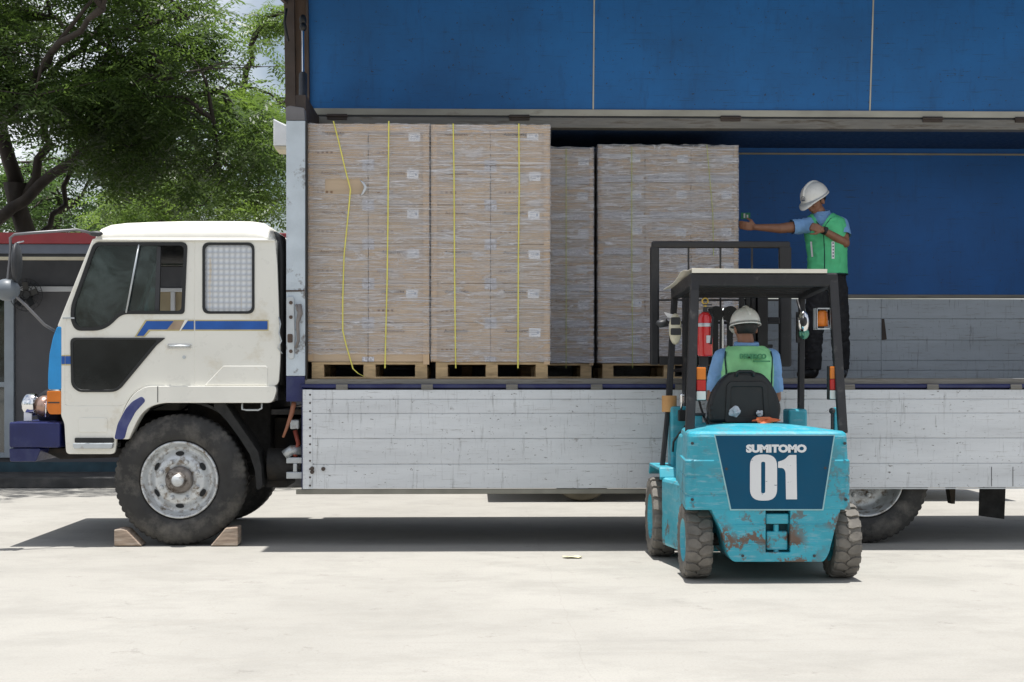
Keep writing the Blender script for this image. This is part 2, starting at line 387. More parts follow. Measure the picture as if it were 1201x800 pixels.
# ================= the setting =================
def ground_mat():
    m, g, p = base('sunlit_concrete'); v = g.coord()
    c = g.mix(g.ramp(g.noise(v, .35, 6, .6), .3, .7), (.31, .297, .268), (.385, .370, .335))
    c = g.mix(g.ramp(g.noise(g.coord((.8, 1.1, 1)), 1.6, 8, .75), .46, .62, 0, .5), c, (.26, .25, .225))
    c = g.mix(g.ramp(g.noise(v, 16, 6, .75), .56, .68, 0, .35), c, (.33, .30, .26))
    c = g.mix(g.ramp(g.noise(v, 70, 3, .7), .50, .64, 0, .35), c, (.24, .23, .21))
    c = g.mix(g.ramp(g.noise(g.coord((.25, 2.2, 1), (0, 0, R(4))), 1.7, 6, .7), .56, .70, 0, .2), c, (.34, .31, .27))
    c = g.mix(g.ramp(g.noise(g.coord((1, 1, 1)), 3.3, 8, .8), .60, .64, 0, .6), c, (.22, .205, .185))
    c = g.mix(g.ramp(g.noise(g.coord((.08, 3.0, 1), (0, 0, R(-3))), 2.1, 5, .6), .60, .68, 0, .12), c, (.2, .19, .18))
    c = g.mix(g.ramp(g.noise(v, .9, 5, .7), .64, .72, 0, .35), c, (.17, .16, .145))
    # expansion joints every 4.6 m, and hairline cracks
    tc = g.new('TexCoord'); sx = g.new('SeparateXYZ'); g.l.new(tc.outputs['Object'], sx.inputs[0])
    wob = g.math('MULTIPLY', g.math('SUBTRACT', g.noise(v, 2.5, 4), .5), .10)
    jx = g.math('ABSOLUTE', g.math('SUBTRACT', g.math('ADD', sx.outputs[0], wob), .52))
    c = g.mix(g.ramp(jx, .0015, .004, .13, 0), c, (.16, .14, .12))
    vo = g.new('TexVoronoi'); vo.feature = 'DISTANCE_TO_EDGE'; vo.inputs['Scale'].default_value = .22
    wv = g.new('VectorMath'); wv.operation = 'ADD'; g.l.new(v, wv.inputs[0])
    nz = g.new('TexNoise'); g.l.new(v, nz.inputs['Vector']); nz.inputs['Scale'].default_value = 1.5; nz.inputs['Detail'].default_value = 6; g.l.new(nz.outputs['Color'], wv.inputs[1])
    g.l.new(wv.outputs[0], vo.inputs['Vector'])
    c = g.mix(g.ramp(vo.outputs['Distance'], .0004, .0012, .12, 0), c, (.2, .18, .15))
    g.l.new(c, p.inputs['Base Color']); p.inputs['Roughness'].default_value = .85
    bump(g, p, g.noise(v, 45, 5, .7), .25, .006); return m
def sheet(name, x0, x1, y0, y1, z, mat):
    b = MB(); b.add([(x0, y0, z), (x1, y0, z), (x1, y1, z), (x0, y1, z)], [(0, 1, 2, 3)]); return b.build(name, mat)
struct(sheet('concrete_yard', -220, 220, -120, 300, 0, ground_mat()))
KY = 6.05
kb = MB(); kb.box(-16, 14, KY, KY+1.15, 0.0, .125)
kerbm = pbr('kerb_concrete', (.055, .055, .055), .85, var=.3, bmp=.4, dirt=(.14, .13, .12), dlo=.5, dhi=.75)
struct(kb.build('kerb', kerbm, bev=.012))

# ---------------- low building behind ----------------
bx0, bx1 = -11.0, 3.0
bw = Vector((-5, KY+1.1, 0))
bld = thing('low_building', 'low dark grey building with red roof edge behind the truck cab', 'building', (bw.x, bw.y, 0))
WY = KY+1.1
wallm = pbr('grey_wall', (.085, .085, .092), .8, var=.12, vscale=1.5, bmp=.15)
wallu = pbr('upper_grey_panel', (.07, .075, .088), .7, var=.15)
basem = pbr('teal_grey_skirting', (.03, .065, .085), .8, var=.3, dirt=(.09, .10, .10), dlo=.6, dhi=.8)
redm = pbr('red_gutter', (.24, .028, .034), .6, var=.1)
greyf = pbr('grey_fascia', (.10, .115, .145), .6, var=.1)
framem = pbr('grey_window_frame', (.28, .32, .36), .5, var=.1)
frameW = pbr('white_window_frame', (.55, .57, .60), .5, var=.05)
zt = AZ(541, WY)
MB().box(bx0, bx1, WY-.03, WY+.05, .0, zt).build('skirting', basem, bld)
z1 = AZ(339, WY)
wins = [(-99, 4), (187, 201.5), (206, 222), (226, 262)]
xs = [(bx0, AX(3.5, WY))]
# wall pieces between the openings
X = lambda p: AX(p, WY)
wl = MB(); wl.box(X(18), X(170), WY, WY+.2, zt, z1); wl.box(X(275), bx1, WY, WY+.2, zt, z1)
wl.box(X(170), X(275), WY, WY+.2, zt, AZ(420, WY)); wl.box(bx0, X(18), WY+.01, WY+.2, zt, AZ(536, WY))
wl.box(bx0, X(-60), WY+.01, WY+.2, AZ(536, WY), z1)
wl.build('wall', wallm, bld)
Zf0 = AZ(287, KY+.1)
MB().box(bx0, bx1, WY-.005, WY+.2, z1+.004, Zf0).build('upper_panel', wallu, bld)
# window on the left with its frame, and the one seen through the open cab window
f = MB(); f.box(X(6), X(17), WY-.04, WY+.06, AZ(536, WY), z1); f.box(X(-60), X(-52), WY-.04, WY+.06, AZ(536, WY), z1)
f.box(X(-52), X(6), WY-.03, WY+.05, AZ(454, WY), AZ(448, WY)); f.box(X(-52), X(6), WY-.03, WY+.05, AZ(536, WY), AZ(530, WY))
lw = f.build('window', framem, bld, bev=.006)
MB().box(X(-52), X(6), WY+.01, WY+.02, AZ(530, WY), z1).build('pane', M['glassb'], lw)
f = MB(); f.box(X(170), X(275), WY-.03, WY+.07, AZ(343, WY), AZ(338.5, WY))
for p in (200.5, 240): f.box(X(p), X(p+5), WY-.03, WY+.07, AZ(420, WY), AZ(343, WY))
for p in (170, 271): f.box(X(p), X(p+4), WY-.03, WY+.07, AZ(420, WY), AZ(343, WY))
rw = f.build('window', frameW, bld, bev=.006)
MB().box(X(174), X(200.5), WY+.02, WY+.03, AZ(420, WY), AZ(343, WY)).box(X(205.5), X(271), WY+.02, WY+.03, AZ(420, WY), AZ(343, WY)).build('blind', M['tanwall'], rw)
MB().box(X(3), X(170), WY-.05, WY, AZ(343, WY), AZ(337, WY)).build('transom', frameW, bld, bev=.004)
# canopy edge
FY = KY+.1
Zf = lambda p: AZ(p, FY)
MB().box(bx0, bx1, FY, FY+.14, Zf(287), Zf(274)).build('gutter', redm, bld, bev=.01)
MB().box(bx0, bx1, FY+.03, FY+.12, Zf(298.5), Zf(287.2)).build('fascia', greyf, bld, bev=.006)
MB().box(bx0, bx1, FY+.06, FY+.14, Zf(302), Zf(298.7)).build('trim_strip', M['dark'], bld)
MB().box(bx0, bx1, FY+.02, FY+.06, Zf(306), Zf(302.2)).build('trim_strip', pbr('beige_strip', (.42, .38, .28), .6), bld)
MB().box(bx0, bx1, FY+.14, WY+4.5, Zf(287)-.02, Zf(287)+.03).build('roof', wallu, bld)
MB().box(bx0, bx1, WY+4.3, WY+4.49, 0, Zf(287)-.03).box(bx0, bx0+.2, WY+.2, WY+4.3, 0, Zf(287)-.03).box(bx1-.2, bx1, WY+.2, WY+4.3, 0, Zf(287)-.03).build('rear_wall', wallm, bld)
# wall fan
c = V(31, 346, WY-.16)
fan = thing('wall_fan', 'round black fan mounted high on the grey wall below the eaves', 'fan', (c.x, c.y+.12, c.z))
b = MB()
for rr in (.20, .15, .10, .05): b.tube([(c.x+rr*1.0*math.cos(t*math.pi/12), c.y-.05*(1-rr*4), c.z+rr*math.sin(t*math.pi/12)) for t in range(24)], .005, 5, True)
for k in range(20):
    t = k*math.pi/10; b.tube([c, (c.x+.2*math.cos(t), c.y, c.z+.2*math.sin(t))], .003, 4)
b.build('grille', M['dark'], fan)
b = MB(); b.cyl((c.x, c.y-.02, c.z), (c.x, c.y+.13, c.z), .05)
for k in range(5):
    T = Matrix.Translation(c) @ Matrix.Rotation(k*math.tau/5, 4, 'Y') @ Matrix.Rotation(.4, 4, 'X'); b.box(-.035, .035, -.003, .003, .03, .17, T)
b.build('blades', M['black'], fan)

# ---------------- trees ----------------
def leaf_mat(name, col, tr):
    m = bpy.data.materials.new(name); m.use_nodes = True; g = N(m); p = g.n['Principled BSDF']
    v = g.coord(); n = g.noise(v, 1.1, 4); n2 = g.noise(v, 9, 2)
    c = g.mix(g.ramp(n, .35, .65), tuple(x*.65 for x in col), tuple(x*1.35 for x in col)); c = g.mix(g.ramp(n2, .4, .7, 0, .5), c, (col[0]*1.7, col[1]*1.35, col[2]*.9))
    g.l.new(c, p.inputs['Base Color']); p.inputs['Roughness'].default_value = .42
    t = g.new('BsdfTranslucent'); g.l.new(g.mix(.5, c, tr), t.inputs[0])
    mx = g.new('MixShader'); mx.inputs[0].default_value = .45
    g.l.new(p.outputs[0], mx.inputs[1]); g.l.new(t.outputs[0], mx.inputs[2]); g.l.new(mx.outputs[0], g.n['Material Output'].inputs[0]); return m
barkm = pbr('bark', (.045, .035, .028), .9, var=.35, bmp=.6, bscale=18, stretch=(1, 1, .3))
def frond(vs, fs, c, L, rr, leaf, pairs):
    a = rr.uniform(0, math.tau); tilt = rr.uniform(-.7, .35)
    d = Vector((math.cos(a)*math.cos(tilt), math.sin(a)*math.cos(tilt), math.sin(tilt)))
    s_ = d.cross(Vector((0, 0, 1))).normalized(); u = s_.cross(d)
    roll = rr.uniform(-.6, .6); s_ = (s_*math.cos(roll)+u*math.sin(roll)); u = s_.cross(d)
    for k in range(pairs):
        t = (k+.6)/pairs; p = c+d*L*t+Vector((0, 0, -L*.35*t*t)); ll = leaf*(1-.45*abs(t-.45)*1.6)
        for sg in (-1, 1):
            q = (s_*sg+d*.45-u*.25+Vector((0, 0, rr.uniform(-.25, .15)))).normalized(); wv = d*leaf*.17
            o = len(vs); m_ = p+q*ll*.5; e = p+q*ll
            vs += [p, m_+wv, e, m_-wv]; fs.append((o, o+1, o+2, o+3))
def tree(label, base_p, limbs, clumps, lm, seed, L=.42, leaf=.12, pairs=6, trunk_r=.22, group='trees behind the low building', cat='tree'):
    rr = random.Random(seed); t = thing('tree', label, cat, base_p, group)
    b = MB()
    for pts, r0, r1 in limbs:
        k = len(pts); fine = []; rad = []
        for i in range(k-1):
            for j in range(4):
                q = j/4; p = Vector(pts[i]).lerp(Vector(pts[i+1]), q)
                if (i or j): p += Vector((rr.gauss(0, .04), rr.gauss(0, .04), rr.gauss(0, .03)))
                fine.append(p); rad.append(.62*(r0+(r1-r0)*((i+q)/(k-1))))
        fine.append(Vector(pts[-1])); rad.append(r1); b.tube(fine, rad, 9)
    ends = [Vector(p) for pts, _, _ in limbs for p in pts[1:]]
    for c, rad, n in clumps:                      # a twig from the nearest limb to each clump
        c = Vector(c); e = min(ends, key=lambda q: (q-c).length); mid = e.lerp(c, .5)+Vector((0, 0, .15))
        b.tube([e, mid, c], [.035, .024, .012], 5)
        for _ in range(4):
            q = c+Vector((rr.gauss(0, rad*.5), rr.gauss(0, rad*.5), rr.gauss(0, rad*.2))); b.tube([c, q], [.012, .005], 4)
    b.build('trunk', barkm, t)
    vs = []; fs = []
    for c, rad, n in clumps:
        c = Vector(c); sub = [(c+Vector((rr.gauss(0, rad*.5), rr.gauss(0, rad*.5), rr.gauss(0, rad*.26))), rad*rr.uniform(.25, .5)) for _ in range(7)]
        for _ in range(n):
            s0, sr = rr.choice(sub)
            q = Vector((rr.gauss(0, sr*.6), rr.gauss(0, sr*.6), rr.gauss(0, sr*.30)))
            frond(vs, fs, s0+q, L*rr.uniform(.6, 1.15), rr, leaf*rr.uniform(.75, 1.2), pairs)
    me = bpy.data.meshes.new('crown'); me.from_pydata([tuple(v) for v in vs], [], fs); me.materials.append(lm); me.update()
    link('crown', me, t); return t
G1 = leaf_mat('feathery_dark_leaves', (.052, .088, .030), (.22, .35, .055))
G2 = leaf_mat('fresh_green_leaves', (.085, .145, .035), (.32, .48, .07))
G3 = leaf_mat('far_green_leaves', (.055, .105, .035), (.17, .3, .05))
rt = random.Random(3)
def region(x0, x1, y0, y1, Y0, Y1, n, rad, fr):
    out = []
    for _ in range(n):
        Y = rt.uniform(Y0, Y1); out.append((V(rt.uniform(x0, x1), rt.uniform(y0, y1), Y), rad*rt.uniform(.75, 1.25), fr))
    return out
# big dark tree, its crown reaching over the yard
TB = Vector((AX(28, 13), 13, 0))
lim = [([TB, V(30, 300, 12.8), V(20, 215, 12.6)], .32, .22),
       ([V(20, 215, 12.6), V(-20, 100, 12), V(40, -60, 11), V(160, -160, 9)], .20, .07),
       ([V(-5, 260, 12.6), V(62, 205, 12.2), V(125, 160, 11.5), V(190, 120, 10.5), V(260, 105, 9.5)], .16, .05),
       ([V(24, 240, 12.6), V(55, 170, 12.4), V(38, 110, 12), V(110, 40, 11), V(220, 20, 9.8)], .13, .05),
       ([V(30, 290, 12.8), V(75, 240, 13), V(90, 170, 13), V(150, 90, 12)], .09, .04),
       ([V(-60, 30, 11.5), V(60, 20, 10.8), V(130, 55, 10), V(200, 90, 9.3), V(250, 140, 9)], .07, .03),
       ([V(0, 150, 12), V(30, 120, 10), V(60, 60, 8), V(120, 10, 6.5)], .12, .05)]
cl = region(-60, 205, -90, 60, 7.5, 13, 22, 1.0, 150)+region(60, 262, 50, 150, 8.5, 12, 18, .75, 150)+region(-40, 45, 20, 125, 8, 12, 8, .8, 140)\
    + region(90, 300, 125, 195, 9.5, 12, 10, .7, 120)+region(-150, 240, -330, -120, 5.5, 13, 22, 1.3, 120)+region(70, 190, 165, 215, 11, 13, 5, .6, 90)
tree('large dark tree with spreading limbs, leaning over the yard from the left', TB, lim, cl, G1, 11)
# brighter tree to the right, further back
TB2 = Vector((AX(265, 17), 17, 0))
lim2 = [([TB2, V(262, 300, 17), V(250, 200, 17), V(285, 100, 16.5), V(300, 40, 16)], .24, .06), ([V(250, 200, 17), V(200, 130, 16.5), V(150, 60, 16)], .12, .05),
        ([V(255, 230, 17), V(310, 160, 16), V(350, 120, 16)], .10, .04)]
cl2 = region(240, 360, 95, 265, 13.5, 18, 20, .7, 120)+region(285, 365, 12, 48, 15, 17, 4, .5, 90)+region(150, 250, 185, 270, 14, 17, 12, .75, 110)+region(345, 460, 60, 200, 15, 18, 6, .8, 60)
tree('bright green tree beside the wing truck front, behind the cab roof', TB2, lim2, cl2, G2, 12)
# far trees filling in behind the trunks
for (px, Yt, a, b_, t_, sd_, lab) in ((60, 24, -80, 150, 195, 5, 'far pale green tree seen between the dark trunks at the left edge'),
                                  (190, 26, 110, 270, 130, 6, 'far mid green tree low behind the centre of the cab roof')):
    B = Vector((AX(px, Yt), Yt, 0))
    tree(lab, B, [([B, V(px, 330, Yt), V(px+10, 230, Yt), V(px-20, 190, Yt)], .22, .07), ([V(px+10, 250, Yt), V(px+60, 200, Yt)], .1, .04)],
         region(a, b_, t_, 275, Yt-3, Yt+3, 20, 1.0, 110), G3, sd_, L=.5, leaf=.17, pairs=5)

# ---------------- car parked beyond the truck ----------------
CY = 3.95
cx0, cx1 = AX(572, 4.4), AX(1176, 4.4)
car = thing('parked_van', 'van parked beyond the truck, only its tyres and shadow show under the side gate', 'van', ((cx0+cx1)/2, CY+.8, 0))
b = MB(); pr = fillet([(cx0, .38), (cx0, 1.0), (cx0+.25, 1.25), (cx0+.8, 1.95), (cx1-.05, 1.95), (cx1, .38)], [.1, .1, .1, .25, .2, .1])
b.prism(pr, CY, CY+1.65); b.build('body', pbr('van_paint', (.45, .45, .44), .35), car, bev=.03)
b = MB(); b.prism(fillet([(cx0+.5, 1.3), (cx0+.95, 1.82), (cx1-.3, 1.82), (cx1-.2, 1.3)], .06), CY-.012, CY+1.662); b.build('window', M['glassdark'], car)
for px in (683, 1040):
    for yy in (CY+.03, CY+1.42):
        xc = AX(px, CY)
        if yy > CY+1: xc = AX(px, CY)
        t_ = MB(); t_.lathe([(.2, 0), (.30, -.01), (.325, .03), (.33, .1), (.325, .17), (.30, .2), (.2, .19)], (xc, yy, .33), n=40)
        ty = t_.build('tyre', M['tyre_old'], car)
        MB().lathe([(.001, .03), (.08, .02), (.18, .06), (.2, .01)], (xc, yy, .33), n=24).build('rim', M['rim'], ty)
# ================= the truck =================
W = 2.3; DZ = 1.295; MIDY = 1.15
TX0, TX1 = AX(357, 0), 6.6                      # body, front to rear
trk = thing('wing_body_truck', 'white cab truck with blue stripes, its blue wing side raised and aluminium gate hanging down', 'truck', (AX(210, 0), 1.15, 0))
def at0(x, y): return at(x, y, 0)
# ---- cab ----
TH = .045
shell = [(109, 280.5), (322, 280.5), (324.5, 310), (327, 380), (328.5, 416), (326, 452.5), (170, 452.5), (155, 461), (146, 476), (138, 500), (134, 532), (78, 532), (77, 516), (76, 497), (72, 487), (72, 383), (67.7, 383)]
door = [(113, 283), (228, 283), (228, 451), (171, 451), (155, 459), (145, 475.5), (76.5, 475.5), (76.5, 385), (80, 362)]
wf = [(111.5, 286), (218, 286), (214.5, 366.5), (142, 366.5), (122, 386), (90, 386), (85, 376), (85, 360)]
wr = [(239, 286), (297, 286), (297, 366.5), (239, 366.5)]
def grow(pts, d):
    c = Vector((sum(p[0] for p in pts)/len(pts), sum(p[1] for p in pts)/len(pts))); out = []
    n = len(pts)
    for i in range(n):                            # true offset, so thin frames keep an even width
        p = Vector(pts[i]); a = (p-Vector(pts[i-1])).normalized(); b = (Vector(pts[(i+1) % n])-p).normalized()
        na, nb = Vector((a.y, -a.x)), Vector((b.y, -b.x)); m = (na+nb); m = m.normalized() if m.length > 1e-5 else na
        k = d/max(.4, m.dot(na))
        if (p-c).dot(m) < 0 and False: k = -k
        out.append(tuple(p+m*k))
    return out
def fp(pts, r, Y=0): return fillet([at(x, y, Y) for x, y in pts], r)
for side, Yp in (('near', 0.0), ('far', W-TH)):
    T = lambda P_: P_
    sh = fp(shell, [.02, .03, .02, .02, .1, .05, .05, .05, .05, .05, .03, .03, .03, .02, .02, .02, .02])
    dr = fp(door, [.04, .03, .03, .08, .08, .05, .03, .03, .05])
    drh = fillet([at0(*p) for p in grow(door, .9)], [.04, .03, .03, .08, .08, .05, .03, .03, .05])
    wfh = fp(wf, [.04, .04, .03, .05, .12, .10, .10, .06]); wrh = fp(wr, .05)
    body = plate('side_panel', [sh, drh, wrh], Yp, TH, M['white'], trk, .004)
    d = plate('door', [dr, wfh], Yp+(.002 if side == 'near' else 0), TH-.01, M['white'], trk, .005)
    g = .6 if side == 'near' else .6
    seal = plate('window_seal', [fillet([at0(*p) for p in grow(wf, 2.0)], [.05, .05, .03, .05, .13, .12, .12, .06]), fillet([at0(*p) for p in grow(wf, -2.0)], [.04, .04, .03, .05, .11, .09, .09, .05])], Yp-.006 if side == 'near' else Yp+.01, .03, M['black'], d)
    seal2 = plate('window_seal', [fillet([at0(*p) for p in grow(wr, 1.6)], .055), fillet([at0(*p) for p in grow(wr, -1.4)], .045)], Yp-.006 if side == 'near' else Yp+.01, .03, M['black'], body)
    if side == 'near':
        DOOR, BODY = d, body
        q = [at0(*p) for p in [(111.5, 286), (162, 286), (147, 368), (142, 366.5), (122, 386), (90, 386), (85, 376), (85, 360)]]
        plate('window_glass', [fillet(q, .02)], Yp+.018, .006, M['glass'], d)
        q = [at0(*p) for p in [(162, 288), (185, 288), (183, 365), (147.5, 365)]]
        plate('window_glass', [q], Yp+.028, .006, M['glass'], d)
        b = MB(); b.box(0, 0, 0, 0, 0, 0) if False else None
        a1, a2 = at0(163, 287), at0(148, 367)
        b.tube([(a1[0], -.002, a1[1]), (a2[0], -.002, a2[1])], .008, 6); b.build('divider_bar', M['steel'], d)
        b = MB(); c1, c2 = at0(186, 289), at0(183.5, 365); b.prism([(c1[0]-.018, c1[1]), (c1[0]+.012, c1[1]), (c2[0]+.016, c2[1]), (c2[0]-.018, c2[1])], .02, .05); b.build('sliding_frame', M['dark'], d)
        plate('quarter_window', [fillet([at0(*p) for p in wr], .05)], Yp+.012, .01, M['quilt'], body)
    else:
        plate('quarter_window', [fillet([at0(*p) for p in wr], .05)], Yp+.012, .01, M['quilt'], body)
# lower kerb-view window with its pointed rear corner
lw_o = [(83, 396.5), (193.5, 396.5), (184, 404), (138, 459.5), (92, 459.5), (84, 452)]
lw_i = [(85.5, 398.5), (186, 398.5), (180, 405), (136.5, 457.5), (93, 457.5), (86.5, 450)]
fr = plate('lower_window_frame', [fp(lw_o, [.04, .01, .02, .06, .05, .05]), fp(lw_i, [.04, .03, .03, .05, .05, .05])], -.010, .02, M['black'], DOOR, .003)
plate('window_glass', [fp(lw_i, [.04, .03, .03, .05, .05, .05])], -.004, .006, pbr('black_glass', (.012, .014, .014), .06, var=.5, vscale=3), DOOR)
# stripes (painted film, 1-2 mm proud)
def stripe(parent, pts, m, y): return plate('stripe', [[at0(*p) for p in pts]], y, .002, m, parent)
stripe(DOOR, [(158, 395), (170.5, 375.2), (227.5, 375.2), (227.5, 388), (176.5, 388), (170, 395)], M['gold'], -.0015)
stripe(DOOR, [(160.5, 394), (172, 376.6), (227.4, 376.6), (227.4, 386.5), (174.5, 386.5), (168.5, 394)], M['blue'], -.0035)
stripe(DOOR, [(196, 386.6), (204, 376.5), (216, 376.5), (211, 386.6)], pbr('bare_primer_scuff', (.36, .27, .19), .7, var=.3), -.0055)
stripe(DOOR, [(210.5, 388), (217, 375.2), (221, 375.2), (212, 388)], M['white'], -.0075)
stripe(BODY, [(229, 375.2), (315, 375.2), (315, 388), (229, 388)], M['gold'], -.0015)
stripe(BODY, [(229, 376.6), (313.8, 376.6), (313.8, 386.5), (229, 386.5)], M['blue'], -.0035)
stripe(BODY, [(72.3, 416.5), (76.2, 416.5), (76.2, 428.5), (72.3, 428.5)], M['gold'], -.0015)
stripe(BODY, [(72.3, 417.8), (76.2, 417.8), (76.2, 427), (72.3, 427)], M['blue'], -.0035)
stripe(DOOR, [(76.8, 416.5), (83, 416.5), (83, 428.5), (76.8, 428.5)], M['gold'], -.0015)
stripe(DOOR, [(76.8, 417.8), (83, 417.8), (83, 427), (76.8, 427)], M['blue'], -.0035)
# faint raised swage behind the door
b = MB(); q = [at0(*p) for p in [(240, 452), (262, 429), (312, 429), (314, 431), (314, 452)]]
b.prism(q, -.006, .004); b.build('swage_panel', M['white'], BODY, bev=.005)
# door handle and lock
b = MB(); q = fp([(196, 403.5), (225, 403.5), (225, 409.5), (196, 409.5)], .012); b.prism(q, -.006, .002); h = b.build('door_handle', M['chrome'], DOOR, bev=.003)
b = MB(); x0, z0 = at0(199, 406); x1, _ = at0(222, 406); b.tube([(x0, -.004, z0), (x0+.01, -.03, z0), (x1-.01, -.03, z0), (x1, -.004, z0)], .009, 6); b.build('grip', M['steel'], h)
b = MB(); x, z = at0(216, 419); b.cyl((x, -.008, z), (x, .002, z), .013); b.build('lock', M['steel'], DOOR)
b = MB(); x, z = at0(83, 373); b.box(x-.06, x+.03, -.012, .0, z-.006, z+.004); b.build('window_clip', M['steel'], DOOR)
# roof cap: the silhouette swept across with rounded shoulders
prof = [(108, 281), (110, 274), (114, 265), (126, 259.5), (145, 257), (175, 255.6), (214, 254.5), (255, 254.4), (290, 254.8), (304, 257), (312, 262), (319, 272), (323.5, 282)]
zb = at0(200, 281)[1]; sec = []
for Yq, k in ((-.012, .0), (-.014, .12), (.0, .42), (.04, .68), (.12, .88), (.3, .98), (MIDY, 1.0), (W-.3, .98), (W-.12, .88), (W-.04, .68), (W, .42), (W+.014, .12), (W+.012, 0)):
    ring = []
    for p in prof:
        x, z = at0(*p); xc = at0(216, 280)[0]; inset = (1-.05*(1-k))
        ring.append(Vector((xc+(x-xc)*inset, Yq, zb+(z-zb)*k+ (0.0 if k else 0))))
    sec.append(ring)
b = MB(); b.loft(sec); rf = b.build('roof', M['roofwhite'], trk)
MB().box(at0(109, 281)[0], at0(322.5, 281)[0], -.016, W+.016, zb-.012, zb+.002).build('drip_rail', M['white'], rf, bev=.004)
b = MB(); x0, z0 = at0(109, 274.5); b.ball((x0+.03, -.03, z0), (.055, .03, .022)); b.build('mirror_bracket', M['dark'], rf)
# front face, windscreen, blue corner
b = MB(); b.prism([at0(*p) for p in [(72, 383), (72, 487), (76, 497), (80, 497), (80, 383)]], .05, W-.05); b.build('front_panel', M['white'], trk, bev=.01)
b = MB(); q = [(72.2, 383), (67, 383), (62, 396), (58, 415), (56.3, 440), (56.3, 457), (72.2, 457)]
b.prism(fp(q, .02), -.004, .30); b.build('corner_deflector', M['cyan'], trk, bev=.012); b = MB(); b.prism(fp(q, .02), W-.30, W+.004); b.build('corner_deflector', M['cyan'], trk, bev=.012)
b = MB(); q = [at0(*p) for p in [(109.5, 283), (112, 283), (72, 382), (69, 382)]]; b.prism(q, .10, W-.10); b.build('windscreen', M['glass'], trk)
b = MB(); q = [at0(*p) for p in [(108.5, 281), (114, 281), (74, 383), (67.7, 383)]]; b.prism(q, -.001, .10); b.build('front_pillar', M['white'], trk, bev=.008); b = MB(); b.prism(q, W-.10, W+.001); b.build('front_pillar', M['white'], trk, bev=.008)
for Yl in (-.006, W-.2):
    b = MB(); b.prism(fp([(55, 458.5), (71.7, 458.5), (71.7, 486), (58, 486), (55, 480)], .015), Yl, Yl+.2); b.build('turn_signal', M['amber'], trk, bev=.006)
    b = MB(); b.box(*[at0(p, 0)[0] for p in (56.5, 70)], Yl-.003, Yl+.01, at0(60, 473)[1], at0(60, 471.5)[1]); b.build('lens_rib', M['dark'], trk.children[-1])
# back of the cab, floor, interior
b = MB(); x0, _ = at0(319, 300); b.box(x0, x0+.03, .06, W-.06, at0(0, 452)[1], zb); b.build('rear_panel', M['white'], trk)
b = MB(); b.box(at0(78, 0)[0], at0(325, 0)[0], .05, W-.05, at0(0, 470)[1], at0(0, 452)[1]); b.build('cab_floor', M['dark'], trk)
b = MB(); b.box(at0(115, 0)[0], at0(320, 0)[0], .05, W-.05, zb-.02, zb-.014); b.build('headliner', M['dark'], trk)
b = MB(); b.prism([at0(*p) for p in [(76, 452), (76, 380), (82, 372), (100, 378), (108, 452)]], .06, W-.06); b.build('dashboard', M['dark'], trk, bev=.02)
for Ys in (.25, 1.45):
    b = MB(); x, z = at0(170, 452); b.box(x-.25, x+.28, Ys, Ys+.55, z, z+.28)
    b.prism([at0(*p) for p in [(190, 430), (188, 374), (194, 370), (204, 373), (208, 430)]], Ys, Ys+.55); b.build('seat', M['black'], trk, bev=.04)
b = MB(); x, z = at0(122, 376)
b.tube([(x+.10*math.cos(t*math.tau/20), 1.72+.22*math.sin(t*math.tau/20), z+.06*math.cos(t*math.tau/20)) for t in range(20)], .013, 6, True)
b.cyl((x, 1.72, z), (x-.15, 1.72, z-.25), .02); b.box(x-.09, x+.09, 1.71, 1.73, z-.06, z+.05); b.build('steering_wheel', M['black'], trk)
b = MB(); b.cyl((at0(184.5, 0)[0], W-.10, at0(0, 300)[1]), (at0(184.5, 0)[0], W-.10, at0(0, 372)[1]), .035); b.build('pillar', M['black'], trk)
# sill and front wing
b = MB(); q = [(172, 452.8), (324, 452.8), (325, 458), (320.5, 472.5), (191, 472.5), (176, 477), (166, 486), (159, 499), (152, 515), (134, 515), (141, 494), (150, 473), (158, 461)]
qq = fp(q, [.05, .02, .02, .04, .06, .06, .06, .05, .01, .01, .05, .05, .06])
b.prism(qq, W-.12, W+.03); b.build('fender', M['white'], trk, bev=.012)
b = MB(); b.prism(qq, -.03, .12); fen = b.build('fender', M['white'], trk, bev=.012)
b = MB(); b.prism(fp([(167.5, 464.5), (172, 470), (160, 483), (151, 500), (147, 515), (135, 515), (139, 497), (148, 480), (156, 471)], .02), -.034, -.026); b.build('stripe', M['fendnavy'], fen, bev=.003)
x, _ = at0(186, 0); b = MB(); b.box(x-.003, x+.003, -.032, -.020, at0(0, 472)[1], at0(0, 453)[1]); b.build('joint', M['dark'], fen)
# lower corner with step
b = MB(); b.prism(fp([(92, 490), (126, 490), (126, 507), (92, 507)], .02), -.006, .004); b.build('access_cover', M['white'], trk, bev=.004)
b = MB(); b.prism(fp([(87, 519.5), (134, 519.5), (133, 526), (88, 526)], .012), -.05, .25); st = b.build('step', M['steel'], trk, bev=.006)
b = MB(); b.prism(fp([(88, 513.5), (134, 513.5), (134, 519), (88, 519)], .01), -.012, .2); b.build('step_recess', M['black'], trk)
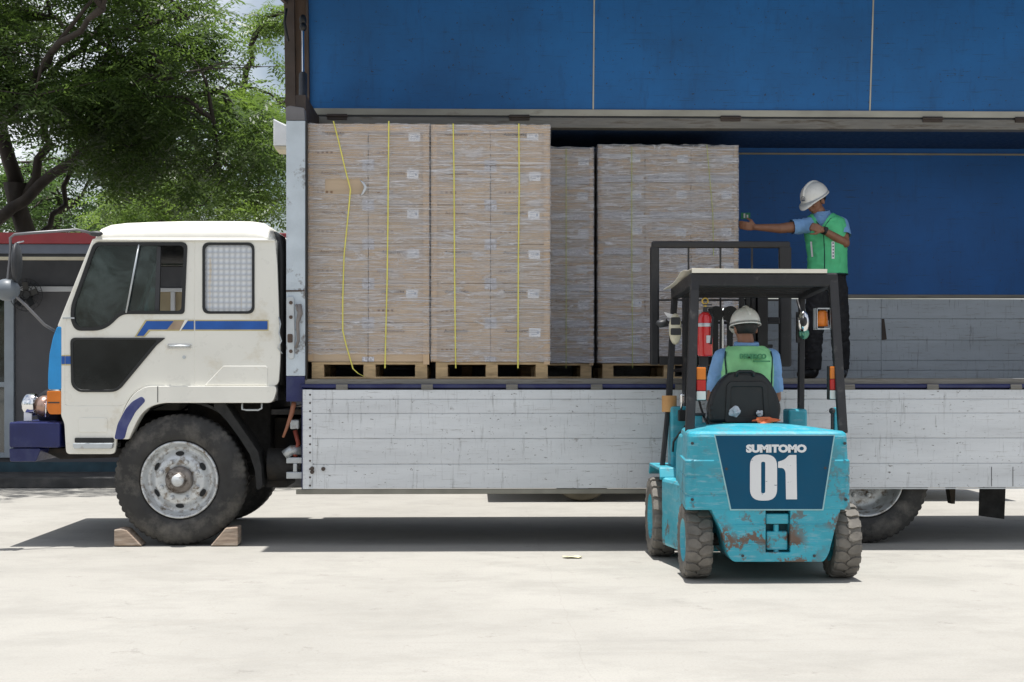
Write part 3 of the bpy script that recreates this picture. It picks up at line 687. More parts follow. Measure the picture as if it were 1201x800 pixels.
# bumper, lamps
b = MB(); b.prism(fp([(11, 495), (70.5, 495), (70.5, 525), (11, 525)], .02), -.01, W+.01); bu = b.build('bumper', M['navy'], trk, bev=.012)
b = MB(); b.prism(fp([(10.5, 526), (48, 526), (42, 541.5), (11.5, 541.5)], .015), .0, W); b.build('valance', M['navy'], trk, bev=.008)
for Yl in (.10, W-.25):
    b = MB(); x, z = at0(28, 475); b.lathe([(.001, -.055), (.05, -.05), (.082, -.02), (.09, .03), (.085, .05)], (x, Yl+.05, z), 'X', 28)
    hl = b.build('headlight', M['chrome'], trk)
    b = MB(); b.lathe([(.001, -.075), (.05, -.070), (.082, -.05)], (x-.0, Yl+.05, z), 'X', 28); 
    b = MB(); b.box(x-.03, x+.03, Yl, Yl+.02, at0(0, 494)[1], z-.06); b.build('bracket', M['paper'], hl)
    b = MB(); x, z = at0(44, 477); b.lathe([(.001, -.06), (.06, -.05), (.085, 0), (.085, .04), (.05, .07), (.001, .08)], (x, Yl+.04, z), 'X', 28); fl = b.build('horn', pbr('rusty_chrome', (.36, .24, .19), .3, metal=.8, var=.4), trk)
    b = MB(); b.tube([(x+.05, Yl-.06, z-.08), (x+.06, Yl-.065, z+.04)], .007, 6); b.build('bracket', M['chrome'], fl)
    b = MB(); x, z = at0(40, 479); b.lathe([(.001, .0), (.13, .02), (.15, .05)], (x+.06, Yl+.16, z), 'Y', 24); b.build('lamp_housing', M['black'], trk)
b = MB(); b.prism([at0(*p) for p in [(44, 527), (150, 527), (150, 538), (60, 541), (44, 533)]], .25, W-.25); b.build('underrun_beam', M['chassis'], trk, bev=.01)
# mirrors
def tp(l, Y): return [V(x, y, Y) for x, y in l]
b = MB(); b.tube([V(112, 275, -.02), V(100, 271.5, -.08), V(90, 269.5, -.12), V(40, 273, -.20), V(17, 275, -.22), V(12, 279, -.22), V(12.5, 292, -.22), V(11, 310, -.22), V(9, 328, -.22), V(8, 338, -.22), V(30, 358, -.18), V(52, 381, -.1), V(64, 388, -.02)], .011, 8)
mr = b.build('mirror_arm', pbr('dull_grey_tube', (.16, .16, .17), .45, metal=.4), trk)
b = MB(); b.ball(V(19.5, 308, -.2), (.034, .10, .155)); b.build('mirror', M['dark'], mr)
b = MB(); b.ball(V(8, 340, -.2), (.10, .09, .085)); b.build('mirror', pbr('grey_mirror_shell', (.13, .15, .17), .45), mr)
b = MB(); b.tube([V(12, 292, -.22), V(20, 285, -.2), V(28, 283, -.2)], .006, 6); b.build('bracket', M['steel'], mr)
# duct and hose behind the cab
b = MB(); b.tube([V(329, 452, .18), V(330, 380, .18), V(330, 300, .18), V(328, 282, .2), V(322, 277, .3)], [.05, .055, .055, .05, .04], 12); b.build('intake_duct', M['black'], trk)
b = MB(); b.tube([V(327, 372, -.01), V(329, 380, -.03), V(327, 390, -.02), V(330, 400, -.03), V(326, 408, -.01), V(331, 415, 0)], .006, 5); b.build('loose_wire', M['steel'], trk)
b = MB(); b.tube(tp([(284, 473), (284, 480), (289, 481), (303, 481), (307, 479), (307, 473)], .02), .008, 6); b.build('grab_loop', M['steel'], trk)

M['hubgrey'] = pbr('greasy_hub_metal', (.20, .18, .165), .4, metal=.5, var=.3, vscale=20, dirt=(.06, .045, .035), dlo=.5, dhi=.6, dscale=18)
b = MB(); b.box(AX(318, .1), AX(357, .1), .12, W-.1, 1.02, 1.06); b.build('sun_gap_plate', M['chassis'], trk)  # added plate, keeps sun from falling through the gap behind the cab
# ---- wheels ----
def truck_wheel(px, py, Y, Rr, name='wheel', inward=1, dish=0):
    x, z = at(px, py, Y)
    w_ = bpy.data.objects.new(name, None); COL.objects.link(w_); w_.parent = trk; w_.matrix_parent_inverse = Matrix.Translation(-Vector(trk['_base']))
    s_ = inward; n = 174
    prof = [(.30, .05), (.315, .0), (.36, -.012), (.42, -.010), (.455, .0), (.47, .012), (Rr-.018, .028), (Rr-.002, .045), (Rr, .09), (Rr, .135), (Rr-.006, .14), (Rr, .145), (Rr, .20), (Rr-.004, .235), (Rr-.02, .25), (.45, .28), (.36, .29), (.30, .25)]
    def mod(i, j, r):
        if 6 <= j <= 8 or 12 <= j <= 14: return r-(.011 if (i % 3) == 0 else 0)
        return r
    b = MB(); b.lathe([(r, h*s_) for r, h in prof], (x, Y, z), 'Y', n, mod=mod); b.build('tyre', M['tyre'], w_)
    # rim: flange, well, disc with slots, nuts, hub
    b = MB(); rp = [(.302, .015), (.296, -.004), (.285, .0), (.278, .02), (.262, .055), (.255, .07), (.232, .075), (.215, .055), (.195, .035), (.180, .022), (.115, .022), (.095, .03)]
    if dish: rp = [(.302, .015), (.296, -.004), (.285, .0), (.278, .03), (.262, .10), (.25, .16), (.22, .18), (.12, .16), (.10, .12)]
    b.lathe([(r, h*s_) for r, h in rp], (x, Y, z), 'Y', 72); rm = b.build('rim', M['rim'], w_)
    hz = (.16 if dish else .02)
    if not dish:
        b = MB()
        for k in range(6):
            t = math.pi/2+k*math.tau/6; T = Matrix.Translation((x, Y, z)) @ Matrix.Rotation(-t, 4, 'Y') @ Matrix.Translation((.205, 0, 0))
            pts = [T @ Vector((.020*math.cos(q*math.tau/12), (.040)*s_, .036*math.sin(q*math.tau/12))) for q in range(12)]
            pts2 = [T @ Vector((.020*math.cos(q*math.tau/12), (.050)*s_, .036*math.sin(q*math.tau/12))) for q in range(12)]
            pts = [T @ Vector((.018*math.cos(q*math.tau/12), (.037+.9*.018*math.cos(q*math.tau/12)-.002)*s_, .034*math.sin(q*math.tau/12))) for q in range(12)]
            b.add(pts, [tuple(range(12))])
        b.build('vent_hole', M['black'], rm)
    for k in range(8):
        t = math.pi/8+k*math.tau/8; cx, cz = x+.15*math.cos(t), z+.15*math.sin(t)
        b = MB(); b.cyl((cx, Y+(hz+.005)*s_, cz), (cx, Y+(hz-.028)*s_, cz), .021, .017, 6); b.cyl((cx, Y+(hz-.02)*s_, cz), (cx, Y+(hz-.045)*s_, cz), .011, .010, 8); b.build('wheel_nut', M['rim'], rm)
    b = MB(); b.lathe([(.108, (hz+.02)*s_), (.105, (hz-.03)*s_), (.09, (hz-.045)*s_), (.062, (hz-.045)*s_), (.058, (hz-.07)*s_), (.045, (hz-.085)*s_), (.001, (hz-.09)*s_)], (x, Y, z), 'Y', 32); b.build('hub', M['hubgrey'] if not dish else M['rim'], rm, bev=.002)
    if not dish:
        b = MB(); b.lathe([(.052, (hz-.06)*s_), (.046, (hz-.09)*s_), (.03, (hz-.10)*s_), (.001, (hz-.102)*s_)], (x, Y, z), 'Y', 20); b.build('hub_cap', M['rim'], rm)
    return w_
XF = at0(210, 563)
truck_wheel(210, 563, 0.0, .512)
xw = XF[0]
def pxof(x, Y):
    y = Y+D; dep = x*math.sin(YAW)+y*math.cos(YAW); lat = x*math.cos(YAW)-y*math.sin(YAW); return 600.5+F*lat/dep
def pyof(x, Y, z): dep = x*math.sin(YAW)+(Y+D)*math.cos(YAW); return 440-(z-CZ)*F/dep
truck_wheel(pxof(xw, W-.05), pyof(xw, W-.05, .512), W-.05, .512, inward=-1)
xr = AX(1014, .08)
for (Yw, inw, ds) in ((.03, 1, 1), (.62, -1, 0), (W-.62, 1, 0), (W-.05, -1, 1)):
    truck_wheel(pxof(xr, Yw), pyof(xr, Yw, .512), Yw, .512, inward=inw, dish=ds)
# chassis
b = MB(); zc = .78
for Yc in (.72, W-.80): b.box(at0(95, 0)[0], TX1-.1, Yc, Yc+.08, .72, .98)
b.build('chassis_rail', M['chassis'], trk, bev=.008)
b = MB()
for px in (262, 330, 420, 560, 700, 860, 960, 1110, 1230): x = AX(px, 1.1); b.box(x, x+.09, .80, W-.80, .74, .95)
b.build('cross_member', M['chassis'], trk)
b = MB(); b.cyl((xw, .25, .512), (xw, W-.25, .512), .055); b.box(xw-.5, xw+.55, .66, .74, .58, .66); b.box(xw-.5, xw+.55, W-.74, W-.66, .58, .66); b.build('front_axle', M['chassis'], trk)
b = MB(); b.cyl((xr, .25, .512), (xr, W-.25, .512), .09); b.ball((xr, 1.15, .512), .22); b.box(xr-.7, xr+.7, .64, .72, .60, .72); b.box(xr-.7, xr+.7, W-.72, W-.64, .60, .72); b.build('rear_axle', M['chassis'], trk)
b = MB(); x0, x1 = AX(225, .7), AX(322, .7); b.box(x0, x1, .5, 1.8, .62, 1.18); b.cyl((x0-.5, 1.15, .75), (x1+.2, 1.15, .75), .28); b.build('engine', M['chassis'], trk, bev=.03)
b = MB(); b.cyl((xr-2.4, 1.15, .62), (xr-.1, 1.15, .55), .05); b.build('drive_shaft', M['chassis'], trk)
# rear mudguard of the front wheel and hanging flap
def arc(x, z, r, a0, a1, n=14): return [(x+r*math.cos(a0+(a1-a0)*i/n), z+r*math.sin(a0+(a1-a0)*i/n)) for i in range(n+1)]
for a, c_ in ((.03, .34), (W-.34, W-.03)):
    b = MB(); o = [at0(*p) for p in [(250, 473), (263, 473), (276, 492), (290, 512), (302, 530), (306, 548), (307, 570), (303, 575), (300, 574), (298, 552), (292, 533), (280, 514), (266, 495), (250, 478)]]
    b.prism(o, a, c_); b.build('mudguard', M['rubber'], trk, bev=.004)
    b = MB(); o = arc(xw, .54, .58, R(35), R(145)); o2 = arc(xw, .54, .60, R(145), R(35)); b.prism(o+o2, a+.02, c_); b.build('mudguard', M['rubber'], trk)
# clutter between cab and body
b = MB(); b.tube([V(345, 472, .02), V(342, 485, .0), V(337, 500, -.01), V(332, 513, -.01)], [.022, .02, .014, .010], 6); b.build('hanging_rod', pbr('rusty_copper', (.32, .13, .07), .6, var=.3), trk)
b = MB(); b.tube([V(334, 534, .1), V(342, 528, .1), V(354, 528, .1)], .04, 10); b.build('air_pipe', M['steel'], trk)
b = MB(); b.box(AX(336, .1), AX(355, .1), .08, .3, AZ(561, .1), AZ(553, .1)); b.box(AX(336, .1), AX(355, .1), .08, .3, AZ(543, .1), AZ(536, .1)); b.box(AX(344, .1), AX(349, .1), .08, .3, AZ(553, .1), AZ(543, .1)); b.build('tank_bracket', M['steel'], trk, bev=.006)
b = MB(); b.cyl((AX(322, .6), .25, .62), (AX(352, .6), .25, .62), .13); b.build('air_tank', M['chassis'], trk)
b = MB(); b.box(AX(341, .15), AX(352, .15), .1, .4, AZ(503, .15), AZ(492, .15)); b.build('junction_box', M['steel'], trk, bev=.01)
b = MB(); b.tube([V(346, 505, .1), V(350, 520, .08), V(346, 535, .1)], .018, 8); b.build('hose', pbr('rust_red_hose', (.25, .05, .03), .6), trk)
b = MB(); b.box(AX(312, .3), AX(336, .3), .3, .9, AZ(571, .3), AZ(562, .3)); b.build('frame_bracket', M['chassis'], trk)
# fuel tank / battery box under the body, rear stand and mudflap
b = MB(); b.prism(fillet([(AX(372, .45), .50), (AX(372, .45), .98), (AX(470, .45), .98), (AX(470, .45), .50)], .06), .42, .95); b.build('fuel_tank', M['chassis'], trk, bev=.02)
b = MB(); b.prism([at(p[0], p[1], .45) for p in [(1112, 566), (1121, 566), (1120, 591), (1116, 591)]], .45, .55); b.build('stand', M['chassis'], trk)
b = MB(); b.prism([at(p[0], p[1], .35) for p in [(1150, 560), (1180, 560), (1178, 609), (1148.5, 605)]], .35, .37); b.build('mud_flap', M['rubber'], trk)
b = MB(); o = arc(xr, .52, .57, R(20), R(160)); o2 = arc(xr, .52, .585, R(160), R(20))
for a in (.1, W-.6): b.prism(o+o2, a, a+.5)
b.build('mudguard', M['rubber'], trk)

# ---- load body ----
XB = TX0
b = MB(); b.box(XB, TX1, .0, W, DZ-.05, DZ); b.build('deck', pbr('worn_plywood_deck', (.13, .09, .065), .85, var=.3, bmp=.3), trk)
b = MB()
x = XB+.2
while x < TX1: b.box(x, x+.08, .05, W-.05, DZ-.20, DZ-.052); x += .45
b.build('cross_bearer', M['chassis'], trk)
Zd = lambda p: AZ(p, 0)
b = MB(); b.box(XB-.02, TX1, -.012, .05, Zd(451), DZ+.004); b.build('deck_edge', M['railgrey'], trk, bev=.003)
b = MB(); b.box(XB-.02, TX1, -.035, -.0125, Zd(455.3), Zd(450.4)); b.cyl((XB-.02, -.03, Zd(453)), (TX1, -.03, Zd(453)), .016, n=10); b.build('hinge_rail', M['navy'], trk)
x = XB+.25
k = 0
while x < TX1:
    b = MB(); b.box(x, x+.09, -.052, -.02, Zd(457), Zd(450.8)); b.cyl((x, -.05, Zd(455)), (x+.09, -.05, Zd(455)), .008, n=8); b.build('hinge', M['railgrey'], trk, bev=.002); x += .66; k += 1
b = MB(); b.box(XB-.02, TX1, .0, W, DZ-.11, DZ-.052); b.build('deck_frame', M['chassis'], trk)
# near gates hanging down: boards with joints
def gate(xa, xb, ya, yb, lines, mat, name, rivets=True, bottomY=None):
    b = MB(); zs = lines
    for i in range(len(zs)-1):
        b.box(xa, xb, ya, yb, zs[i+1]+.0022, zs[i]-.0022)
    b.box(xa+.01, xb-.01, ya+.008, yb-.004, zs[-1]+.004, zs[0]-.004)
    return b.build(name, mat, trk, bev=.003)
lines = [Zd(p) for p in (456.8, 468.2, 484.6, 514, 543.8, 572.6)]
xm = AX(812, 0)
g1 = gate(XB, xm-.006, -.05, -.02, lines, M['alu'], 'side_gate')
g2 = gate(xm+.006, TX1, -.05, -.02, lines, M['alu'], 'side_gate')
b = MB(); b.box(XB-.008, XB+.068, -.056, -.045, lines[-1], lines[0]); e = b.build('edge_strip', M['alu'], g1, bev=.002)
b = MB()
for k in range(12): z = lines[0]-.04-k*.064; b.cyl((XB+.05, -.059, z), (XB+.05, -.050, z), .008, n=8)
for p in ((367, 549), (367, 553), (380, 549.5)): xx, zz = at0(*p); b.cyl((xx, -.062, zz), (xx, -.05, zz), .016, n=10)
b.build('rivets', M['darkbrown'], e)
b = MB(); b.box(XB-.014, XB-.0085, -.06, .0, lines[-1], lines[0]+.01); b.build('edge_strip', M['navy'], g1)
b = MB(); b.box(XB-.06, AX(762, 0), -.045, .0, Zd(578.8), Zd(573.2)); b.build('bottom_rail', pbr('olive_grey_rail', (.24, .23, .19), .7, var=.2, dirt=(.08, .06, .05), dlo=.6, dhi=.75), g1, bev=.004)
b = MB(); b.box(xm+.01, TX1, -.05, -.02, Zd(574), Zd(572.8)); b.build('edge_strip', M['steel'], g2)
b = MB()
for p in (1185, 1160): xx = AX(p, 0); b.box(xx, xx+.004, -.053, -.049, Zd(571), Zd(548))
b.build('seam', M['dark'], g2)
# far gate standing up, far wall, front wall
FYi = W-.035
Zi = lambda p: AZ(p, FYi, 1000)
fl = [Zi(p) for p in (350.5, 374, 399, 423, 434.5, 443.5)]; fl[-1] = DZ+.003
fg = gate(XB+.03, TX1, FYi, FYi+.03, fl, M['aluin'], 'far_side_gate')
xx = AX(1036, FYi); b = MB(); b.box(xx-.02, xx-.004, FYi-.006, FYi+.01, DZ+.01, fl[0]); b.build('edge_strip', M['aluin'], fg, bev=.002)
b = MB(); b.prism([at(p[0], p[1], FYi-.004) for p in [(1034, 374), (1037, 374), (1040, 398), (1034, 399)]], FYi-.0085, FYi-.006); b.build('torn_seam', M['darkbrown'], fg)
b = MB(); b.box(XB+.03, TX1, FYi-.015, FYi+.03, fl[0]+.006, Zi(345.5)); b.build('gate_top_rail', M['railgrey'], trk, bev=.004)
ZR = AZ(150.3, MIDY)                             # underside of the centre rail
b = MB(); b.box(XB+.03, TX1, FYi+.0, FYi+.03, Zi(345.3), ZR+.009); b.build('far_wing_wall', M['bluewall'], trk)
b = MB(); b.box(XB+.03, TX1, FYi-.02, FYi-.0005, ZR-.055, ZR-.04); b.build('wall_top_strip', pbr('beige_edge', (.26, .24, .17), .6), trk)
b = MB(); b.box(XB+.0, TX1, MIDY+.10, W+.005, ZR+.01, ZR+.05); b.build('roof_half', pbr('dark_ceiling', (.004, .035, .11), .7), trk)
xx = AX(362, .5)
b = MB(); b.box(XB-.08, XB-.001, .10, W, DZ-.1, ZR+.08); b.build('front_wall', M['darkbrown'], trk)
b = MB(); b.box(TX1-.06, TX1, .0, W, DZ, ZR+.08); b.build('unseen_rear_doors', M['alu'], trk)  # out of view, added to keep light out of the open rear end
# green exit-style sticker on the wall
xa, za = at(869, 249.5, FYi-.002); xb_, zb_ = at(880, 257, FYi-.002)
b = MB(); b.box(xa, xb_, FYi-.004, FYi-.001, zb_, za); sk = b.build('green_sticker', pbr('green_sticker_mat', (.01, .22, .10), .5), trk)
b = MB(); b.box(xa+.025, xa+.04, FYi-.006, FYi-.0045, zb_+.01, za-.008); b.box(xb_-.035, xb_-.02, FYi-.006, FYi-.0045, zb_+.01, za-.02); b.build('sticker_mark', M['decal'], sk)
# centre rail with hinges
b = MB(); b.box(XB-.05, TX1, MIDY-.035, MIDY+.10, ZR, AZ(138.5, MIDY)); b.build('centre_rail', M['railgrey'], trk, bev=.004)
b = MB(); b.box(XB-.05, TX1, MIDY-.028, MIDY+.1, AZ(138.3, MIDY), AZ(136.2, MIDY)); b.build('rail_gap', M['black'], trk)
for px in (396, 609, 856, 1092, 1200):
    x = AX(px, MIDY); b = MB(); b.box(x-.085, x+.085, MIDY-.05, MIDY-.03, AZ(142, MIDY), AZ(135.6, MIDY)); b.cyl((x-.09, MIDY-.052, AZ(138, MIDY)), (x+.09, MIDY-.052, AZ(138, MIDY)), .011, n=8); b.build('hinge', M['darkbrown'], trk, bev=.002)
# raised wing: roof half tilted up about the centre rail, side part reaching out level over the load
ang = R(83); hz = AZ(136, MIDY); Wg = 1.17; Sg = 1.47
T = Matrix.Translation((0, MIDY-.01, hz)) @ Matrix.Rotation(-(math.pi/2-ang), 4, 'X')
T = Matrix.Translation((0, MIDY-.01, hz)) @ Matrix.Rotation((math.pi/2-ang), 4, 'X')
def wbox(x0, x1, y0, y1, z0, z1, b): b.box(x0, x1, y0, y1, z0, z1, T); return b
XW0 = AX(336, MIDY)
b = MB(); wbox(AX(364, MIDY), TX1, .0, .02, .05, Wg, b)
wp = b.build('wing_roof_panel', M['blueply'], trk)
b = MB(); wbox(XW0, TX1, -.025, .03, 0.0, .055, b); b.build('wing_edge_rail', pbr('light_rail', (.36, .35, .30), .55, var=.2, dirt=(.15, .13, .1), dlo=.6, dhi=.75, stretch=(.4, 1, 1)), trk, bev=.004)
for px in (695.5, 1019.5, 1350):
    if px > 1300: continue
    x = AX(px, MIDY); b = MB(); wbox(x-.006, x+.006, -.006, .0005, .056, Wg, b); b.build('joint_strip', pbr('cream_strip', (.48, .46, .38), .6, var=.2), wp)
b = MB(); wbox(XW0, TX1, -Sg, .03, Wg, Wg+.03, b); b.build('wing_side_panel', M['blueply'], trk)
b = MB(); wbox(XW0, TX1, -Sg, -Sg+.04, Wg-.06, Wg+.03, b); b.build('wing_edge_rail', M['railgrey'], trk)
# wing front end frame
b = MB(); wbox(XW0, AX(348, MIDY), -.06, .04, .01, Wg, b); wbox(AX(361, MIDY), AX(364, MIDY)-.001, -.05, .03, .02, Wg, b)
b.build('wing_end_frame', M['darkbrown'], trk, bev=.004)
b = MB(); wbox(AX(348, MIDY), AX(361, MIDY), .0, .03, .0, Wg, b); b.build('wing_end_panel', pbr('brown_panel', (.10, .065, .045), .7, var=.2), trk)
b = MB(); wbox(XW0, XW0+.03, -Sg, .0, Wg-.25, Wg, b); b.build('wing_end_cap', M['darkbrown'], trk)
b = MB(); b.tube([V(336, 10, .8), V(333.5, 25, .8), V(336, 40, .8), V(338, 48, .8)], .012, 6); b.build('hydraulic_hose', M['black'], trk)
# hydraulic ram
b = MB(); b.cyl(V(355.3, 127, .3), V(355.5, 88, .6), .034, n=14); rm_ = b.build('hydraulic_cylinder', M['dark'], trk)
b = MB(); b.cyl(V(355.5, 88, .6), V(355.2, 30, .85), .011, n=10); b.build('ram_rod', M['chrome'], rm_)
b = MB(); b.ball(V(355.2, 24, .85), (.03, .03, .05)); b.ball(V(355.4, 32, .83), (.03, .03, .04)); b.build('ram_eye', M['black'], rm_)
# front corner post with its latch
pw = [at0(*p) for p in [(336, 142), (358.3, 142), (358.3, 441), (336, 441)]]
b = MB(); b.prism(pw, -.02, .10); ps = b.build('corner_post', M['postwhite'], trk, bev=.006)
b = MB(); b.prism([at0(*p) for p in [(335.5, 126), (340, 124.5), (357, 127), (358, 141.6), (335.5, 141.6)]], -.022, .12); b.build('post_cap', pbr('grey_cap', (.13, .125, .13), .6, var=.2), ps, bev=.006)
b = MB(); b.prism([at0(*p) for p in [(336, 441.3), (358, 441.3), (357, 471), (336, 471)]], -.022, .12); b.build('post_foot', M['navy'], ps, bev=.006)
b = MB(); b.prism([at0(*p) for p in [(358.6, 142), (360.2, 142), (360.2, 446), (358.6, 446)]], -.015, .1); b.build('seal_strip', M['black'], ps)
b = MB(); b.prism([at0(*p) for p in [(336, 340.5), (356, 340.5), (357, 338.5), (358, 342), (336, 342.5)]], -.026, -.018); b.build('weld_line', M['rust'], ps)
b = MB(); b.prism(fp([(336.5, 348), (345.5, 348), (346.5, 395), (345.5, 421), (338.5, 421), (336.5, 395)], .02), -.04, -.018); lt = b.build('latch', M['steel'], ps, bev=.006)
b = MB(); b.prism(fp([(338, 392), (344, 392), (344, 402), (338, 402)], .012), -.052, -.038)
for p in ((341, 355), (341, 372), (341, 412)): q = V(p[0], p[1], -.05); b.cyl(q, (q.x, -.03, q.z), .014, n=10)
b.build('latch_plate', M['rust'], lt)
b = MB(); b.tube([V(351, 357, -.05), V(352, 368, -.06), V(349, 378, -.05), V(350, 400, -.05), V(347, 408, -.04)], [.018, .022, .014, .012, .010], 8); b.tube([V(347, 357, -.05), V(349, 364, -.055), V(352, 360, -.05)], .01, 6); b.build('latch_lever', pbr('weathered_steel', (.20, .18, .17), .6, var=.3), lt)
# pale box on the far front corner, behind the post
b = MB(); b.prism([at(p[0], p[1], 1.9) for p in [(320.5, 139), (334, 146), (337, 146), (337, 171), (320.5, 171)]], 1.9, 2.2); bx_ = b.build('roof_box', pbr('pale_box', (.66, .68, .70), .5), trk, bev=.01)
b = MB(); b.prism([at(p[0], p[1], 1.9) for p in [(321, 171.5), (337, 171.5), (337, 176), (323, 175)]], 1.9, 2.2); b.build('box_base', pbr('beige_base', (.5, .45, .34), .6), bx_)

# ---- wheel chocks ----
for nm, pts, lab in (('front', [(134, 621), (142, 620), (149, 622), (166.5, 640), (134, 640)], 'timber wedge chock in front of the front truck tyre, leftmost one'),
                     ('back', [(279, 618), (265, 619), (247, 640), (279, 640)], 'timber wedge chock behind the front truck tyre, nearer the load body')):
    q = [at(p[0], p[1], -.02) for p in pts]; q = [(x, max(z, .002)) for x, z in q]
    b = MB(); b.prism(q, -.03, .16); o = b.build('wheel_chock', M['chockwood'], None, bev=.008)
    tag(o, lab, 'wheel chock', 'chocks at the front wheel')
# pale scrap on the ground
x, z = AX(673, -1.0), 0
yb = 1757*1.33/(655-440)-D
b = MB(); c = Vector((at(673, 655, yb)[0], yb, .006)); rr = random.Random(4)
ring = [(c.x+.075*math.cos(t*math.tau/11)*rr.uniform(.7, 1.2), c.y+.05*math.sin(t*math.tau/11)*rr.uniform(.7, 1.2), .006+rr.uniform(0, .012)) for t in range(11)]
b.add(ring+[(c.x, c.y, .012)], [(i, (i+1) % 11, 11) for i in range(11)])
ring2 = [(x_, y_, z_-.004) for x_, y_, z_ in ring]; b.add(ring2, [tuple(range(11))[::-1]])
tag(b.build('paper_scrap', pbr('yellowed_paper', (.66, .62, .40), .7)), 'small yellowish scrap lying on the concrete left of the forklift', 'litter')
# ================= pallet loads =================
def pallet(x0, x1, y0, y1, z, parent):
    b = MB(); h = .132; bw_ = .095
    for yy in (y0, (y0+y1)/2-.05, y1-.1): b.box(x0, x1, yy, yy+.1, z+.002, z+.018)
    xs_ = (x0, (x0+x1)/2-bw_/2, x1-bw_)
    for xx in xs_:
        for yy in (y0, (y0+y1)/2-.05, y1-.1): b.box(xx, xx+bw_, yy+.002, yy+.098, z+.0165, z+h-.034)
        b.box(xx+.001, xx+bw_-.001, y0, y1, z+h-.0345, z+h-.017)
    k = 6
    for i in range(k): yy = y0+i*(y1-y0-.1)/(k-1); b.box(x0, x1, yy, yy+.1, z+h-.018, z+h)
    return b.build('pallet', M['wood'], parent, bev=.002)
TXT = text_mesh('Accuworks', .1, .0006, .0012)
M['carton2'] = pbr('paler_carton', (.50, .385, .27), .75, var=.12, vscale=3, stretch=(.6, 1, 8))
def print_on(parent, x, z, Y, wd, hgt, mat, name='printed_name', shear=0):
    me = TXT.copy(); xs_ = [v.co.x for v in me.vertices]; ys_ = [v.co.y for v in me.vertices]; a, b_, c, d = min(xs_), max(xs_), min(ys_), max(ys_)
    for v in me.vertices:
        X_, Y_, Z_ = v.co; v.co = (x+(X_-a)/(b_-a)*wd, Y-Z_, z+(Y_-c)/(d-c)*hgt)
    me.materials.clear(); me.materials.append(mat); me.name = name; return link(name, me, parent)
def load(label, px0, px1, Y, depth, cols, rows, ytop, ybot, film, lab_cols, near, straps, seed, lean=0):
    rr = random.Random(seed); pm = (px0+px1)/2
    x0, x1 = AX(px0, Y), AX(px1, Y); zt_ = AZ(ytop, Y, pm); zb_ = DZ+.004+.132+.002
    t = thing('pallet_load', label, 'pallet load', ((x0+x1)/2, Y+depth/2, DZ+.002), 'wrapped pallet loads of cartons on the truck bed')
    pallet(x0+.03, x1-.01, Y+.005, Y+depth, DZ+.004, t)
    cw = (x1-x0)/cols; ch = (zt_-zb_)/rows
    for i in range(cols):
        for j in range(rows):
            b = MB(); g_ = .0022; dx = rr.uniform(-.0015, .0015); dy = rr.uniform(0, .009)
            xa, xb_ = x0+i*cw+g_+dx, x0+(i+1)*cw-g_+dx; za, zb2 = zb_+j*ch+.0012, zb_+(j+1)*ch-.0012
            b.box(xa, xb_, Y+dy, Y+depth-.01, za, zb2)
            c = b.build('carton', M['carton'] if rr.random() < .7 else M['carton2'], t, bev=.004)
            # flap seam, tape strip, labels and print
            if near:
                for (ca, cb) in (((xa, xa+.045), 1) if i else ((xb_-.045, xb_), 1),):
                    q = MB(); q.box(ca[0], ca[1], Y+dy-.0035, Y+dy-.001, zb2-.045, zb2-.002); q.box(ca[0], ca[1], Y+dy-.0035, Y+dy-.001, za+.002, za+.04); q.build('clear_tape', M['tape'], c)
                print_on(c, xa+.10+rr.uniform(-.01, .01), zb2-.075, Y+dy-.002, .185, .024, M['inkfaint'] if rr.random() < .45 else M['ink'])
                q = MB()
                for k in range(4):
                    xx = xa+.07+k*.035; q.box(xx, xx+.018, Y+dy-.002, Y+dy-.0006, zb2-.222, zb2-.204); q.box(xx+.004, xx+.014, Y+dy-.0026, Y+dy-.0012, zb2-.217, zb2-.209)
                q.build('handling_marks', M['inkfaint'], c)
            else:
                q = MB(); s0 = rr.uniform(.01, .04); q.box(xa+s0, xb_-rr.uniform(.01, .03), Y+dy-.0035, Y+dy-.001, za+.0, za+.058); q.build('clear_tape', M['tape'], c)
                print_on(c, xa+.06, zb2-.09, Y+dy-.002, .15, .022, M['inkfaint'])
            if i in lab_cols and not (near and rr.random() < .03):
                lx = xb_-.05-(.04 if near else 0)-.075+rr.uniform(-.012, .012); lz = zb2-(.045 if near else .075)+rr.uniform(-.008, .008)
                if near: lx -= .0
                q = MB(); T_ = Matrix.Translation((lx+.045, 0, lz-.035)) @ Matrix.Rotation(rr.uniform(-.04, .04), 4, 'Y')
                q.box(-.045, .045, Y+dy-.0045, Y+dy-.002, -.035, .035, T_); lb = q.build('shipping_label', M['paper'], c)
                q = MB()
                for k in range(3): q.box(-.03, .005+.02*rr.random(), Y+dy-.0058, Y+dy-.0048, .018-k*.018, .022-k*.018, T_)
                q.box(.018, .034, Y+dy-.0058, Y+dy-.0048, -.01, .012, T_); q.build('label_print', pbr('grey_print', (.36, .40, .50), .7) if 'lp' not in M else M['lp'], lb)
    # corner boards
    bw_ = .042 if near else .03
    for (a, c_) in ((x0-.006, x0+bw_), (x1-bw_, x1+.006)):
        b = MB(); b.box(a, c_, Y-.008, Y-.002, zb_-(.02 if a > x0 else -.01), zt_+.004); xx = a if a < x0 else c_-.006
        b.box(xx, xx+.006, Y-.002, Y+.05, zb_, zt_+.004); b.build('corner_board', M['cornerboard'], t)
    if near:
        b = MB(); b.box(x0-.008, x1+.008, Y-.011, Y-.0085, zt_-.055, zt_+.008); b.box(x0-.008, x1+.008, Y-.0085, Y+depth, zt_+.005, zt_+.009); b.build('top_edge_board', M['cornerboard'], t)
